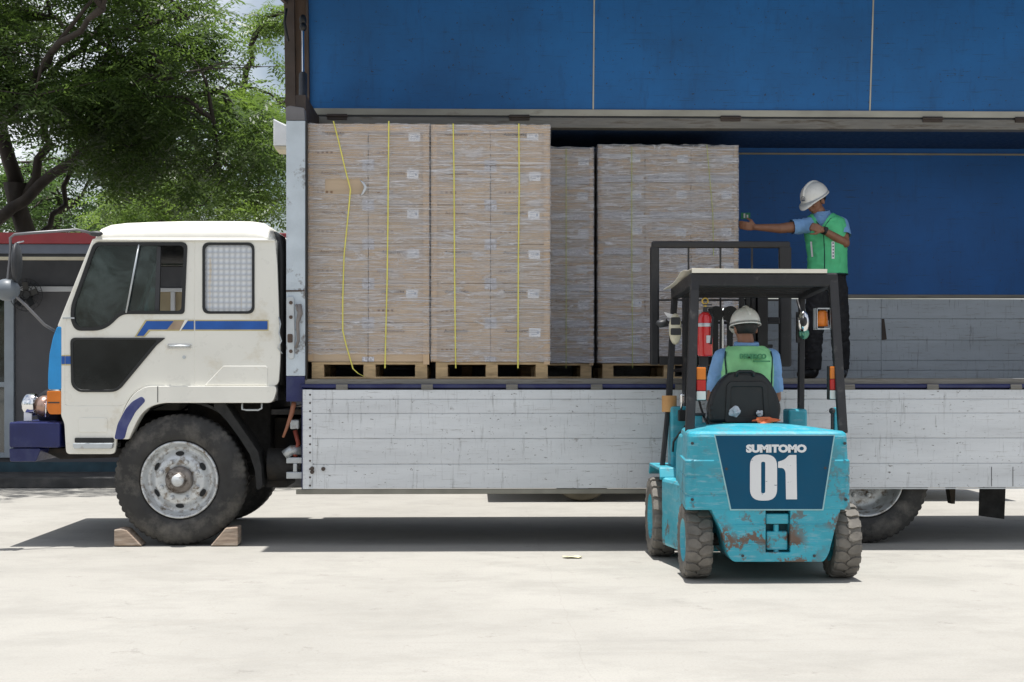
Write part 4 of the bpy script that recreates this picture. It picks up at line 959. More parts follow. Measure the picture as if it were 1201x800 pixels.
    for pts in straps:
        q = [V(p[0], p[1], Y-.018-(p[2] if len(p) > 2 else 0)) for p in pts]; b = MB()
        wv = Vector((.0048 if near else .003, 0, 0)); vs = []
        for p in q: vs += [p-wv, p+wv, p+wv+Vector((0, .0025, 0)), p-wv+Vector((0, .0025, 0))]
        n = len(q); fs = [(4*i+k, 4*i+(k+1) % 4, 4*i+4+(k+1) % 4, 4*i+4+k) for i in range(n-1) for k in range(4)]
        b.add(vs, fs); b.build('strap', M['strap'] if near else M['strap2'], t)
    # stretch film: a skin with shallow gathers around the cartons
    b = MB(); zf0 = zb_+(.06 if near == 2 else .005); nx, nz = 26, 46; o = .013
    per = []
    for i in range(nx+1): per.append((x0-o+(x1-x0+2*o)*i/nx, Y-o))
    for i in range(1, 10): per.append((x1+o, Y-o+(depth+2*o-.02)*i/9))
    for i in range(1, nx+1): per.append((x1+o-(x1-x0+2*o)*i/nx, Y+depth))
    for i in range(1, 9): per.append((x0-o, Y+depth-(depth+o)*i/9))
    k = len(per); vs = []
    for j in range(nz+1):
        z = zf0+(zt_+.012-zf0)*j/nz
        for i, (x, y) in enumerate(per):
            w_ = rr.uniform(-.002, .0025); vs.append((x+(w_ if i > nx else 0), y-(w_ if i <= nx else 0), z+rr.uniform(-.006, .006)))
    b.add(vs, [(j*k+i, j*k+(i+1) % k, (j+1)*k+(i+1) % k, (j+1)*k+i) for j in range(nz) for i in range(k)], True)
    if near == 2:                                 # the film is torn open over one carton
        xa, xb_, za, zb2 = AX(379, Y), AX(424, Y), AZ(230, Y), AZ(212, Y)
        keep = [i for i, f in enumerate(b.f) if not (all(b.v[q][1] < Y for q in f) and xa < sum(b.v[q][0] for q in f)/4 < xb_ and za < sum(b.v[q][2] for q in f)/4 < zb2)]
        b.f = [b.f[i] for i in keep]; b.m = [b.m[i] for i in keep]; b.sm = [b.sm[i] for i in keep]
        q = MB(); pts_ = [(xb_-.01, Y-.017, zb2), (xb_+.02, Y-.03, zb2-.03), (xb_+.035, Y-.025, (za+zb2)/2), (xb_+.01, Y-.03, za+.01), (xb_-.005, Y-.017, za)]; q.tube(pts_, [.004, .010, .013, .009, .003], 6); q.build('film_curl', M['bag'], t)
    b.build('stretch_film', film, t); return t, (x0, x1, zb_, zt_)
M['lp'] = pbr('label_print_ink', (.36, .40, .50), .7); M['strap2'] = pbr('faded_green_strap', (.42, .46, .14), .5)
s1 = [[(391, 142, .002), (397, 165), (404, 195), (411, 222, .004), (409, 245), (406, 275), (403.5, 300), (402, 350), (402, 388), (406, 405), (411, 422), (414, 432.5, .004), (420, 438, .01), (427, 441.5, .012)], [(456, 142), (455.5, 200), (455, 260), (454, 330), (452.5, 390), (451.5, 432)]]
s2 = [[(531.5, 145), (532.5, 200), (533, 300), (534, 400), (534.5, 432)], [(608.5, 145), (609, 220), (608, 300), (607.5, 432)]]
s4 = [[(741, 172), (741, 300), (742, 432)], [(829, 170), (833, 215), (836, 250), (837, 300)]]
load('tall pallet load of brown cartons nearest the cab, with torn film and slack strap', 361, 502.5, .09, 1.08, 2, 6, 147, 432, M['film'], (1,), 2, s1, 1)
load('tall pallet load of brown cartons with two straight yellow straps, second from the cab', 506.5, 644, .10, 1.08, 2, 6, 148, 432, M['film'], (1,), 1, s2, 2)
load('greyish wrapped pallet load set further back, only one column of cartons showing', 537, 695, 1.2, 1.04, 3, 6, 174, 432, M['film2'], (2,), 0, [[(664, 174), (664, 432)]], 3)
load('heavily wrapped three-wide pallet load between the fork carriage and the worker', 702.5, 864.5, 1.2, 1.04, 3, 6, 171.5, 432, M['film2'], (0, 1, 2), 0, s4, 4)

# ================= forklift =================
RX, RY = 1.95, -1.89
fk = thing('forklift', 'teal electric forklift seen from behind with 01 on its counterweight', 'forklift', (RX, RY, 0))
def L(px, py, yl): return V(px, py, RY+yl)          # pixel at a local depth
def Lx(px, yl): return AX(px, RY+yl)
def Lz(py, yl, px=900): return AZ(py, RY+yl, px)
def block_tyre(px, yl, R0, wd, name_parent, nlug=18, x=None):
    x = Lx(px, yl) if x is None else x; c = Vector((x, RY+yl, R0)); h = wd/2
    root = bpy.data.objects.new('wheel', None); COL.objects.link(root); root.parent = fk; root.matrix_parent_inverse = Matrix.Translation(-Vector(fk['_base']))
    b = MB(); rb = R0-.017
    b.lathe([(R0*.55, -h*.9), (R0*.72, -h*1.02), (R0*.88, -h), (rb, -h*.86), (rb+.003, -h*.4), (rb+.004, 0), (rb+.003, h*.4), (rb, h*.86), (R0*.88, h), (R0*.72, h*1.02), (R0*.55, h*.9)], c, 'X', 48)
    st = math.tau/nlug
    for k in range(nlug):
        for sg in (-1, 1):
            a0 = k*st+(st/2 if sg > 0 else 0)
            # a curved lug: outline in (width, angle)
            o = [(.02, -.10), (.30, -.33), (.55, -.40), (.80, -.36), (1.0, -.36), (1.0, .20), (.80, .22), (.55, .28), (.30, .36), (-.06, .30), (-.10, .08)]
            top = []; bot = []
            for (u, v) in o:
                a = a0+v*st; r_ = R0-(.004*(abs(u)**4))-(.010 if u > .95 else 0); xx = sg*u*h*(.99 if u > .95 else 1)
                top.append(c+Vector((xx, r_*math.cos(a), r_*math.sin(a)))); rr_ = rb-.012; bot.append(c+Vector((sg*u*h*1.0, rr_*math.cos(a), rr_*math.sin(a))))
            n = len(o); b.add(top+bot, [tuple(range(n))]+[(i, (i+1) % n, n+(i+1) % n, n+i) for i in range(n)])
            # shoulder rib down the sidewall
            q = []
            for (u, v, rr_) in ((1.0, -.34, -.012), (1.0, .18, -.012), (1.03, .12, -.05), (1.03, -.28, -.05)):
                a = a0+v*st; q.append(c+Vector((sg*u*h, (R0+rr_)*math.cos(a), (R0+rr_)*math.sin(a))))
            q2 = [p-Vector((sg*.012, 0, 0)) for p in q]; b.add(q+q2, [(0, 1, 2, 3)]+[(i, (i+1) % 4, 4+(i+1) % 4, 4+i) for i in range(4)])
    b.build('tyre', M['ftyre'], root)
    b = MB()
    for sg in (-1, 1): b.lathe([(R0*.57, sg*h*.93), (R0*.52, sg*h*.85), (R0*.45, sg*h*.5), (R0*.25, sg*h*.5), (R0*.22, sg*h*.72), (.001, sg*h*.75)], c, 'X', 28)
    b.build('rim', M['teal2'], root); return root
M['ftyre'] = pbr('dusty_block_tyre', (.15, .138, .122), .85, var=.3, vscale=12, bmp=.35, bscale=50, dirt=(.22, .20, .17), dlo=.5, dhi=.75, dscale=6)
block_tyre(815, 0, .248, .17, fk); block_tyre(985.5, 0, .248, .17, fk)
xl = Lx(775, 1.2); xmid = (Lx(815, 0)+Lx(989, 0))/2
block_tyre(0, 1.2, .29, .17, fk, 18, x=xl); block_tyre(0, 1.2, .29, .17, fk, 18, x=2*xmid-xl)
b = MB(); b.cyl((Lx(815, 0), RY, .25), (Lx(989, 0), RY, .25), .04); b.cyl((xl, RY+1.2, .29), (2*xmid-xl, RY+1.2, .29), .06); b.build('axles', M['chassis'], fk)
# counterweight: stacked plan outlines with rounded rear corners
CWY = -.30
cwx = AX(901.5, RY+CWY)
def plan(hw, y0, y1, r, z, n=6):
    o = fillet([(cwx-hw+.065, RY+y1), (cwx-hw-.004, RY+y0), (cwx+hw+.01, RY+y0), (cwx+hw-.05, RY+y1)], [.02, r, r, .02], n)
    return [Vector((p[0], p[1], z)) for p in o]
z969, z79, z48, z15 = Lz(507, CWY), Lz(540, CWY), Lz(598, CWY), Lz(659, CWY)
secs = []
H = .515
for (hw, y0, z, r) in ((.528, CWY+.002, z48, .05), (.53, CWY-.004, z48+.012, .07), (.53, CWY-.004, z48+.085, .09), (.525, CWY, z48+.09, .09), (.525, CWY, z48+.098, .09), (.531, CWY-.004, z48+.103, .09), (.531, CWY-.004, z48+.205, .09), (.526, CWY, z48+.210, .09),
                       (.526, CWY, z48+.218, .09), (.531, CWY-.004, z48+.222, .09), (.531, CWY-.004, z79-.004, .09), (.520, CWY, z79+.004, .09), (H, CWY, z969-.03, .10), (H-.004, CWY+.008, z969-.010, .10), (H-.02, CWY+.03, z969+.004, .10)):
    secs.append(plan(hw, y0, .50, r, z))
b = MB()
last = secs[-1]; cx, cy = cwx, RY+.1
for k in (.94, .85, .7, .5, .3, .02):
    ring = []
    for p in last:
        q = Vector((cx+(p.x-cx)*k, cy+(p.y-cy)*k, 0)); q.z = z969+.004+.038*(1-abs((q.x-cx)/H)**3)*(1-k**4); ring.append(q)
    secs.append(ring)
b.loft(secs, smooth=False); cwt = b.build('counterweight', M['teal'], fk, bev=.004)
# lower block between the wheels with the tow-pin pocket
Yb = RY+CWY
pts = lambda l: [at(x, y, Yb) for x, y in l]
b = MB()
b.prism(fillet(pts([(834, 597), (898, 597), (898, 648), (927, 648), (927, 597), (986, 597), (979, 622), (972, 650), (966, 659), (860, 659), (854, 652), (846, 622)]), [.01, .0, .0, .0, .0, .01, .05, .04, .02, .02, .04, .05]), Yb-.001, Yb+.5)
b.build('counterweight_base', M['teal'], cwt, bev=.008)
b = MB(); b.box(Lx(898, CWY), Lx(927, CWY), Yb+.10, Yb+.14, z15+.05, z48+.01); b.build('tow_pocket', pbr('dark_teal', (.008, .09, .11), .6), cwt)
b = MB(); b.box(Lx(899, CWY), Lx(926, CWY), Yb+.02, Yb+.12, Lz(615, CWY), Lz(603, CWY)); b.box(Lx(900, CWY), Lx(925, CWY), Yb+.03, Yb+.12, Lz(646, CWY), Lz(624, CWY)); b.cyl((Lx(912, CWY), Yb+.05, z15+.06), (Lx(912, CWY), Yb+.05, Lz(616, CWY)), .018); b.build('tow_pin', M['teal2'], cwt, bev=.008)
b = MB()
for (pa, pb, py) in ((860, 897, 615.5), (928, 968, 615.5), (869, 897, 637), (928, 958, 637)): b.box(Lx(pa, CWY), Lx(pb, CWY), Yb-.006, Yb+.01, Lz(py+1, CWY), Lz(py-.6, CWY))
b.build('casting_line', M['teal'], cwt, bev=.003)
# dark panel and writing
pan = plate('rear_panel', [pts([(857.5, 597), (964, 597), (977.5, 511), (839, 511)])], Yb-.0085, .006, M['tealdark'], fk)
o_ = pts([(856, 598.6), (965.5, 598.6), (979.3, 509.8), (837.4, 509.8)])
plate('panel_edge', [o_], Yb-.0065, .004, pbr('pale_teal_edge', (.30, .52, .55), .5), pan)
b = MB()
for p in ((852, 550), (968, 549)): q = V(p[0], p[1], Yb-.01); b.cyl(q, (q.x, q.y+.02, q.z), .009, n=10)
b.build('screws', M['dark'], pan)
Yd = Yb-.0105
def dz(p): return AZ(p, Yd, 900)
text_fit('maker_name', 'SUMITOMO', AX(875, Yd), AX(946, Yd), dz(531), dz(521.3), Yd, M['decal'], pan, bold=.0065)
out = fillet(pts([(879.3, 587), (911, 587), (911, 533), (879.3, 533)]), .075, 8); inn = fillet(pts([(892.3, 578.5), (897.2, 578.5), (897.2, 541.5), (892.3, 541.5)]), .012, 4)
dg = plate('digits', [out, inn], Yd, .002, M['decal'], pan)
o1 = pts([(921.5, 585.5), (934.4, 585.5), (933.6, 533.6), (925, 533.6), (920, 539), (912.2, 541.5), (912.2, 548.5), (918.5, 549), (921, 553)])
plate('digits', [fillet(o1, [0, 0, 0, .01, .03, 0, 0, .02, .02])], Yd, .002, M['decal'], pan)
# body, floor, fenders, dash
def side(parts_, x0, x1, mat, name, parent=fk, bev=.012, both=True):
    b = MB(); q = [(RY+y, z) for y, z in parts_]; b.prism(q, x0, x1, 'X')
    if both: b.prism(q, 2*xmid-x1, 2*xmid-x0, 'X')
    return b.build(name, mat, parent, bev=bev)
side([(.26, .52), (.60, .56), (.58, .80), (.50, .90), (.44, .93), (.26, .93)], cwx-.475, cwx+.475, M['teal2'], 'body', both=False, bev=.02)
b = MB(); o = [(xmid-.45, RY+.28), (xmid-.53, RY+.28), (xmid-.55, RY+.50), (xmid-.60, RY+.80), (xmid-.60, RY+.87), (xmid-.45, RY+.87)]
b.prism([(p[0], p[1]) for p in o], .12, .60, 'Z'); b.build('side_skirt', M['teal2'], fk, bev=.025)
b = MB(); b.prism([(2*xmid-p[0], p[1]) for p in o], .12, .60, 'Z'); b.build('side_skirt', M['teal2'], fk, bev=.025)
b = MB(); b.box(xmid-.45, xmid+.45, RY+.27, RY+.87, .14, .56); b.build('battery_box', M['teal2'], fk, bev=.01)
for s_ in (-1, 1):
    b = MB(); q = [(RY+.84, .60), (RY+.88, .668), (RY+1.48, .668), (RY+1.54, .60), (RY+1.52, .58), (RY+1.47, .645), (RY+.90, .645), (RY+.86, .58)]
    a_, c_ = sorted((xmid+s_*.44, xmid+s_*.615)); b.prism(q, a_, c_, 'X'); b.build('front_fender', M['teal2'], fk, bev=.006)
    b = MB(); a_, c_ = sorted((xmid+s_*.44, xmid+s_*.475)); b.box(a_, c_, RY+.88, RY+1.5, .3, .645); b.build('wheel_house', M['teal2'], fk)
side([(.50, .11), (1.40, .11), (1.40, .55), (.80, .57), (.74, .40), (.5, .38)], xmid-.46, xmid+.46, M['teal2'], 'floor', both=False)
b = MB(); b.box(xmid-.50, xmid-.34, RY+1.10, RY+1.30, .60, 1.10); b.box(xmid+.36, xmid+.50, RY+1.10, RY+1.30, .60, 1.08); b.box(xmid-.34, xmid+.36, RY+1.12, RY+1.30, .60, .98); b.build('dash_cowl', M['teal2'], fk, bev=.015)
b = MB(); b.box(xmid-.40, xmid+.42, RY+.42, RY+.95, .60, .80); b.build('seat_deck', M['black'], fk, bev=.02)
b = MB(); b.tube([(xmid+.17*math.cos(t*math.tau/20), RY+.98+.11*math.sin(t*math.tau/20), 1.10+.12*math.sin(t*math.tau/20)) for t in range(20)], .013, 6, True)
b.tube([(xmid, RY+.98, 1.10), (xmid, RY+1.2, .9)], .02, 8); b.build('steering_wheel', M['black'], fk)
# overhead guard
def post(p0, y0, p1, y1, w1=.060, dp=.05, nm='guard_post', prnt=None):
    a = L(p0[0], p0[1], y0); c = L(p1[0], p1[1], y1); b = MB(); vs = []
    for p in (a, c): vs += [p+Vector((sx*w1/2, sy*dp/2, 0)) for sx, sy in ((-1, -1), (1, -1), (1, 1), (-1, 1))]
    b.add(vs, [(0, 3, 2, 1), (4, 5, 6, 7)]+[(i, (i+1) % 4, 4+(i+1) % 4, 4+i) for i in range(4)]); return b.build(nm, M['guard'], prnt or fk, bev=.008)
gr_y, gf_y = .20, 1.28
post((815, 323), gr_y, (808.5, 522), -.05+.10); post((976.5, 323), gr_y, (988.5, 508), .05)
zr = Lz(320.5, gr_y); zr2 = Lz(336, gr_y)
zf = Lz(337.5, gf_y)
post((791.5, 340), gf_y, (784.5, 470), 1.22, .045); post((784.5, 470), 1.22, (776.5, 549), 1.15, .035); post((940.5, 338), gf_y, (939, 498), 1.22, .045)
b = MB(); xa, xb_ = Lx(809.5, gr_y), Lx(981.5, gr_y); b.box(xa, xb_, RY+gr_y-.03, RY+gr_y+.03, zr2, zr); b.build('guard_beam', M['guard'], fk, bev=.01)
xfa, xfb = Lx(787.5, gf_y), Lx(946, gf_y)
for (x0_, x1_) in ((xa+.03, xfa+.03), (xb_-.03, xfb-.03)):
    b = MB(); vs = []
    for (xx, yy, zz) in ((x0_, RY+gr_y, zr), (x1_, RY+gf_y, zf)): vs += [Vector((xx+sx*.03, yy, zz+q)) for sx, q in ((-1, -.085), (1, -.085), (1, 0), (-1, 0))]
    b.add(vs, [(0, 3, 2, 1), (4, 5, 6, 7)]+[(i, (i+1) % 4, 4+(i+1) % 4, 4+i) for i in range(4)]); b.build('guard_rail', M['guard'], fk, bev=.008)
b = MB(); b.box(xfa, xfb, RY+gf_y-.02, RY+gf_y+.03, zf-.075, zf); b.build('guard_beam', M['guard'], fk, bev=.008)
for k in range(1, 7):
    t = k/7; yy = RY+gr_y+(gf_y-gr_y)*t; zz = zr+(zf-zr)*t; b = MB(); b.box(xa+.05+(xfa-xa)*t, xb_-.05+(xfb-xb_)*t, yy-.015, yy+.015, zz-.055, zz-.01); b.build('guard_slat', M['guard'], fk, bev=.004)
# board lying on the guard roof: its rear edge curls up, its left corner sags outwards
b = MB(); nx, ny = 12, 8; vs = []
for j in range(ny+1):
    for i in range(nx+1):
        u, v = i/nx, j/ny; x = Lx(810.5, gr_y)+(Lx(969, gr_y)-Lx(810.5, gr_y))*u-.012*v; y = RY+gr_y-.035+(gf_y-gr_y+.05)*v
        if i == 0: x -= .035*v
        z = zr+(zf-zr)*v+.008+.0*u-(.05*max(0, 1-u*7))*v*0
        z += .021*max(0, 1-v*2.2)*1.0*(1-.25*u)
        z += .045*max(0, 1-u*4)*math.exp(-((v-.34)/.18)**2)
        if i == 0: z -= .02*v
        vs.append((x, y, z))
n0 = len(vs); vs += [(x, y, z-.005) for x, y, z in vs]; W1 = nx+1
fs = [(j*W1+i, j*W1+i+1, (j+1)*W1+i+1, (j+1)*W1+i) for j in range(ny) for i in range(nx)]; fs += [tuple(n0+k for k in f[::-1]) for f in fs]
edge = [i for i in range(W1)]+[j*W1+nx for j in range(1, ny+1)]+[ny*W1+i for i in range(nx-1, -1, -1)]+[j*W1 for j in range(ny-1, 0, -1)]
fs += [(edge[k], edge[(k+1) % len(edge)], n0+edge[(k+1) % len(edge)], n0+edge[k]) for k in range(len(edge))]
# rear skirt folded down over the beam
for i in range(W1): pass
b.add(vs, fs); b.box(Lx(810.5, gr_y), Lx(968.5, gr_y), RY+gr_y-.040, RY+gr_y-.034, zr-.001, zr+.026)
tag(b.build('roof_board', M['cardsheet']), 'pale sunlit board lying on top of the forklift overhead guard', 'board')
# rear lamps
for px, py0, py1, yl in ((822, 431, 469, .12), (978.5, 430, 468, .12)):
    x0, x1 = Lx(px-5.5, yl), Lx(px+5.5, yl); y = RY+yl
    b = MB(); b.box(x0-.008, x1+.008, y, y+.05, Lz(py1+1, yl), Lz(py0-1, yl)); tl = b.build('rear_lamp', M['black'], fk, bev=.005)
    h = (Lz(py0, yl)-Lz(py1, yl))
    for nm, m_, a, c_ in (('amber_lens', M['amber'], .0, .38), ('red_lens', M['red'], .39, .72), ('clear_lens', M['lens'], .73, 1.0)):
        b = MB(); b.box(x0, x1, y-.018, y+.002, Lz(py0, yl)-h*c_, Lz(py0, yl)-h*a); b.build(nm, m_, tl, bev=.005)
b = MB(); b.box(Lx(814, .2), Lx(820, .2), RY+.15, RY+.2, Lz(470, .2), Lz(463, .2)); b.box(Lx(974, .2), Lx(985, .2), RY+.15, RY+.2, Lz(462, .2), Lz(440, .2)); b.build('lamp_bracket', M['steel'], fk)
# beacon in its cage on the right rear post
c = L(964.5, 375, .22); b = MB(); b.lathe([(.001, .062), (.022, .062), (.034, .05), (.038, 0), (.038, -.045), (.001, -.045)], c, 'Z', 20); b.build('beacon', M['amber'], fk)
b = MB(); x0, x1, zz0, zz1 = Lx(956, .22), Lx(978, .22), Lz(386.5, .22), Lz(361.5, .22)
b.box(x0, x1, c.y-.05, c.y+.05, zz0, zz0+.008); b.box(x0, x1, c.y-.05, c.y+.05, zz1-.006, zz1)
for yy in (c.y-.05, c.y+.045): b.box(x0, x0+.005, yy, yy+.005, zz0, zz1); b.box(x0+.09, x0+.095, yy, yy+.005, zz0, zz1)
b.box(x0-.002, x0+.003, c.y+.0, c.y+.05, zz0, zz1); b.build('beacon_cage', M['steel'], fk)
# mirrors on the front posts
def mirror(pts, yl, px, r, lab_m):
    b = MB(); c = L(px[0], px[1], yl); b.ball(c, (r[0], .045, r[1])); m_ = b.build('mirror', lab_m, fk); return m_, c
m1, c = mirror(None, 1.12, (792, 386), (.048, .115), M['cream']); 
b = MB(); b.box(c.x-.038, c.x+.03, c.y-.048, c.y-.03, c.z+.030, c.z+.085); b.build('mirror_face', M['dark'], m1, bev=.006); b = MB(); b.box(c.x-.04, c.x+.036, c.y-.05, c.y-.03, c.z-.045, c.z+.005); b.build('clamp_band', M['dark'], m1, bev=.006)
b = MB(); b.prism([(L(p[0], p[1], 1.2).x, L(p[0], p[1], 1.2).z) for p in [(779, 366), (790, 369), (788, 374), (783, 372)]], RY+1.2, RY+1.215); b.build('tag_plate', M['paper'], fk)
b = MB(); b.tube([L(783, 378, 1.2), L(774, 380, 1.2), L(770, 378, 1.2)], [.03, .028, .015], 8); b.build('work_lamp', M['dark'], fk)
m2, c = mirror(None, 1.12, (942, 378), (.046, .085), M['chrome']); b = MB(); b.ball((c.x-.005, c.y-.03, c.z+.005), (.028, .03, .04)); b.build('mirror_face', M['dark'], m2)
b = MB(); c = L(943, 391, 1.12); b.ball(c, (.040, .03, .045)); b.build('reflector', pbr('green_glass_mirror', (.10, .28, .20), .12, metal=.6), fk)
b = MB(); b.tube([L(935, 352, 1.25), L(938, 362, 1.2), L(942, 372, 1.15)], .010, 6); b.tube([L(968, 338, .6), L(973, 345, .4), L(975, 356, .3)], .008, 6); b.box(Lx(934, 1.15), Lx(937.5, 1.15), RY+1.13, RY+1.17, Lz(402, 1.15), Lz(366, 1.15)); b.build('mirror_arm', M['guard'], fk)
# cap, lever, hoses at the left front
b = MB(); q0, q1 = L(785, 483, 1.2), L(785, 464, 1.2); b.cyl(q0, q1, .055, .055, 20); b.build('post_cap', M['tanplastic'], fk, bev=.006)
b = MB(); q0, q1 = L(799, 482, 1.05), L(800, 464, 1.05); b.tube([q0, q1], .009, 8); b.ball(q1, .018); b.cyl(L(800, 472, 1.05), L(800, 463, 1.05), .016); b.build('lever', M['chrome'], fk)
b = MB(); b.box(Lx(796, 1.0), Lx(806, 1.0), RY+1.0, RY+1.06, Lz(494, 1.0), Lz(481, 1.0)); b.build('gauge', M['black'], fk, bev=.006)
b = MB(); b.tube([L(806, 497, .8), L(797, 508, .9), L(790, 518, .95), L(789, 530, .95)], .008, 6); b.build('cable', M['black'], fk)
b = MB(); b.box(Lx(815, .5), Lx(824, .5), RY+.5, RY+.56, .93, Lz(487, .5)); b.build('latch_block', M['teal2'], fk, bev=.006); b = MB(); b.box(Lx(978, .35), Lx(986, .35), RY+.33, RY+.38, .95, Lz(478, .35)); b.build('latch_block', M['teal2'], fk, bev=.006)
b = MB(); c = L(976, 482, .34); b.ball(c, .022); b.cyl(c, (c.x, c.y, .96), .01); c = L(819, 486, .5); b.cyl((c.x-.03, c.y, c.z), (c.x+.05, c.y, c.z), .01); b.build('pin', M['dark'], fk)
b = MB(); b.tube([L(831, 500, .4), L(826, 490, .5), L(822, 478, .6), L(820, 470, .8)], .009, 6); b.build('hose', M['black'], fk)
for p in ((812, 520), (991, 520), (812, 586), (992, 586), (871, 652), (955, 652)):
    q = V(p[0], p[1], Yb-.002); b = MB(); b.cyl((q.x, q.y-.004, q.z), (q.x, q.y+.01, q.z), .010, n=6); b.build('bolt', M['dark'], cwt)
# seat back with pocket
SY = .36
q = [(833, 496), (830.5, 478), (836, 460), (846, 445), (856, 437), (864, 436), (885, 436), (895, 438), (904, 447), (912, 462), (917, 478), (914, 496)]
b = MB(); b.prism(fillet([at(x, y, RY+SY) for x, y in q], .03), RY+SY, RY+SY+.12); sb = b.build('seat_back', M['black'], fk, bev=.035, seg=4)
oo = fillet([at(x, y, RY+SY-.01) for x, y in [(851, 495), (853, 452), (857, 448), (895, 448), (899, 452), (902, 495)]], .015)
oi = fillet([at(x, y, RY+SY-.01) for x, y in [(856, 489), (857, 453), (895, 453), (897, 489)]], .02)
plate('pocket_frame', [oo, oi], RY+SY-.012, .03, M['black'], sb, .004)
b = MB(); b.tube([L(864, 442, SY-.02), L(864, 437, SY-.02), L(867, 435.5, SY-.02), L(881, 435.5, SY-.02), L(884, 437, SY-.02), L(884, 442, SY-.02)], .010, 8); b.build('grab_handle', M['black'], sb)
b = MB()
for p in ((835, 478), (835, 484)): c = L(p[0], p[1], SY-.0); b.cyl((c.x, c.y-.02, c.z), (c.x, c.y+.03, c.z), .014)
b.build('recline_knob', M['black'], sb)
b = MB(); x0, x1 = Lx(835, .5), Lx(912, .5); b.box(x0, x1, RY+SY+.05, RY+.92, .80, .93); b.build('seat_cushion', M['black'], fk, bev=.04, seg=3)
# bag and cloth (loose things)
def crumple(name, c, r, mat, seed, lab, cat, flat=1.):
    rr = random.Random(seed); b = MB(); b.ball(c, r, 14, 9); vs = b.v
    ph = [Vector((rr.uniform(-1, 1), rr.uniform(-1, 1), rr.uniform(-1, 1))).normalized() for _ in range(9)]
    for i, v in enumerate(vs):
        d = Vector(v)-Vector(c); dn = Vector((d.x/r[0], d.y/r[1], d.z/r[2])); k = 1+sum(.12*math.sin(5*dn.dot(p)+j) for j, p in enumerate(ph)); q = Vector(c)+d*k; vs[i] = tuple(q)
    b.sm = [False]*len(b.sm); return tag(b.build(name, mat), lab, cat)
crumple('plastic_bag', L(862, 483, SY-.03), (.035, .02, .035), M['bag'], 1, 'crumpled clear plastic bag in the left of the seat back pocket', 'bag')
crumple('plastic_bag', L(891, 485, SY-.03), (.022, .018, .020), M['bag'], 2, 'small crumpled plastic bag in the right corner of the seat back pocket', 'bag')
c = L(897, 493.5, .22); crumple('orange_cloth', (c.x, c.y, z969+.058), (.075, .05, .022), M['orange'], 3, 'orange cloth lying on the counterweight behind the seat', 'cloth')
# fire extinguisher hanging at the left
ex = thing('fire_extinguisher', 'red fire extinguisher strapped inside the left rear guard post of the forklift', 'extinguisher', tuple(L(827, 418, .30)))
c = L(827, 418, .30); zt_ = L(827, 366, .30).z
b = MB(); h = zt_-c.z; b.lathe([(.001, 0), (.045, .002), (.052, .012), (.052, h-.05), (.042, h-.018), (.02, h), (.001, h)], c, 'Z', 28); b.build('cylinder', M['extred'], ex)
b = MB(); b.cyl((c.x, c.y, zt_-.005), (c.x, c.y, zt_+.03), .016); b.box(c.x-.012, c.x+.05, c.y-.012, c.y+.012, zt_+.025, zt_+.035); b.box(c.x-.012, c.x+.045, c.y-.012, c.y+.012, zt_+.045, zt_+.053); b.build('valve', M['dark'], ex)
b = MB(); b.tube([(c.x+.02*math.cos(a), c.y, zt_+.075+.02*math.sin(a)) for a in [k*math.tau/12 for k in range(12)]], .006, 6, True); b.cyl((c.x, c.y, zt_+.03), (c.x, c.y, zt_+.055), .012); b.build('safety_ring', M['brass'], ex)
b = MB(); b.lathe([(.0535, 0), (.0555, .002), (.0555, .022), (.0535, .024)], (c.x, c.y, zt_-.10), 'Z', 28); b.build('strap_band', M['steel'], ex)
b = MB(); b.tube([(c.x+.02, c.y-.03, zt_+.02), (c.x+.045, c.y-.05, zt_-.04), (c.x+.035, c.y-.055, zt_-.16), (c.x+.03, c.y-.055, zt_-.22)], .008, 6); b.build('hose', M['black'], ex)
b = MB(); b.box(c.x+.0, c.x+.03, c.y-.0565, c.y-.05, c.z+.09, c.z+.14); b.build('bracket', M['steel'], ex)
b = MB(); b.box(c.x-.03, c.x+.03, c.y+.05, c.y+.08, c.z-.1, zt_-.02); b.build('extinguisher_mount', M['guard'], fk)
# mast, carriage and load backrest
MY = 1.50
b = MB()
for (pa, pb) in ((802, 809), (888, 900)): b.box(Lx(pa, MY), Lx(pb, MY), RY+MY-.03, RY+MY+.10, .12, Lz(338, MY))
b.build('outer_mast', M['guard'], fk, bev=.006)
b = MB()
for (pa, pb) in ((810, 815), (881, 887)): b.box(Lx(pa, MY), Lx(pb, MY), RY+MY+.0, RY+MY+.09, .2, 2.06)
b.box(Lx(810, MY), Lx(887, MY), RY+MY+.0, RY+MY+.05, 1.98, 2.05); b.box(Lx(810, MY), Lx(887, MY), RY+MY+.0, RY+MY+.05, .3, .42); b.build('inner_mast', M['guard'], fk, bev=.006)
b = MB()
for p in (870, 877): b.cyl((Lx(p, MY), RY+MY, .2), (Lx(p, MY), RY+MY, 1.95), .022)
b.build('hose_bundle', M['black'], fk)
for p in (839, 856): 
    b = MB(); cc = L(p, 368, MY-.05); b.cyl((cc.x-.0, cc.y-.03, cc.z), (cc.x, cc.y+.03, cc.z), .058, n=20); b.cyl((cc.x, cc.y-.04, cc.z), (cc.x, cc.y+.04, cc.z), .02); b.box(cc.x-.02, cc.x+.02, cc.y-.02, cc.y+.02, .3, cc.z); b.build('chain_pulley', M['black'], fk)
b = MB(); cc = L(847.5, 370, MY-.05); b.cyl((cc.x, cc.y, .3), (cc.x, cc.y, cc.z+.01), .012); b.ball((cc.x, cc.y, cc.z+.03), .022); b.build('lift_ram', M['chrome'], fk)
b = MB()
for p in (843.5, 852): b.box(Lx(p-.7, MY), Lx(p+.7, MY), RY+MY-.06, RY+MY-.05, .4, Lz(372, MY))
b.build('lift_chain', M['dark'], fk)
BY = 1.66
def Bz(p): return Lz(p, BY, 840)
b = MB(); r_ = .034
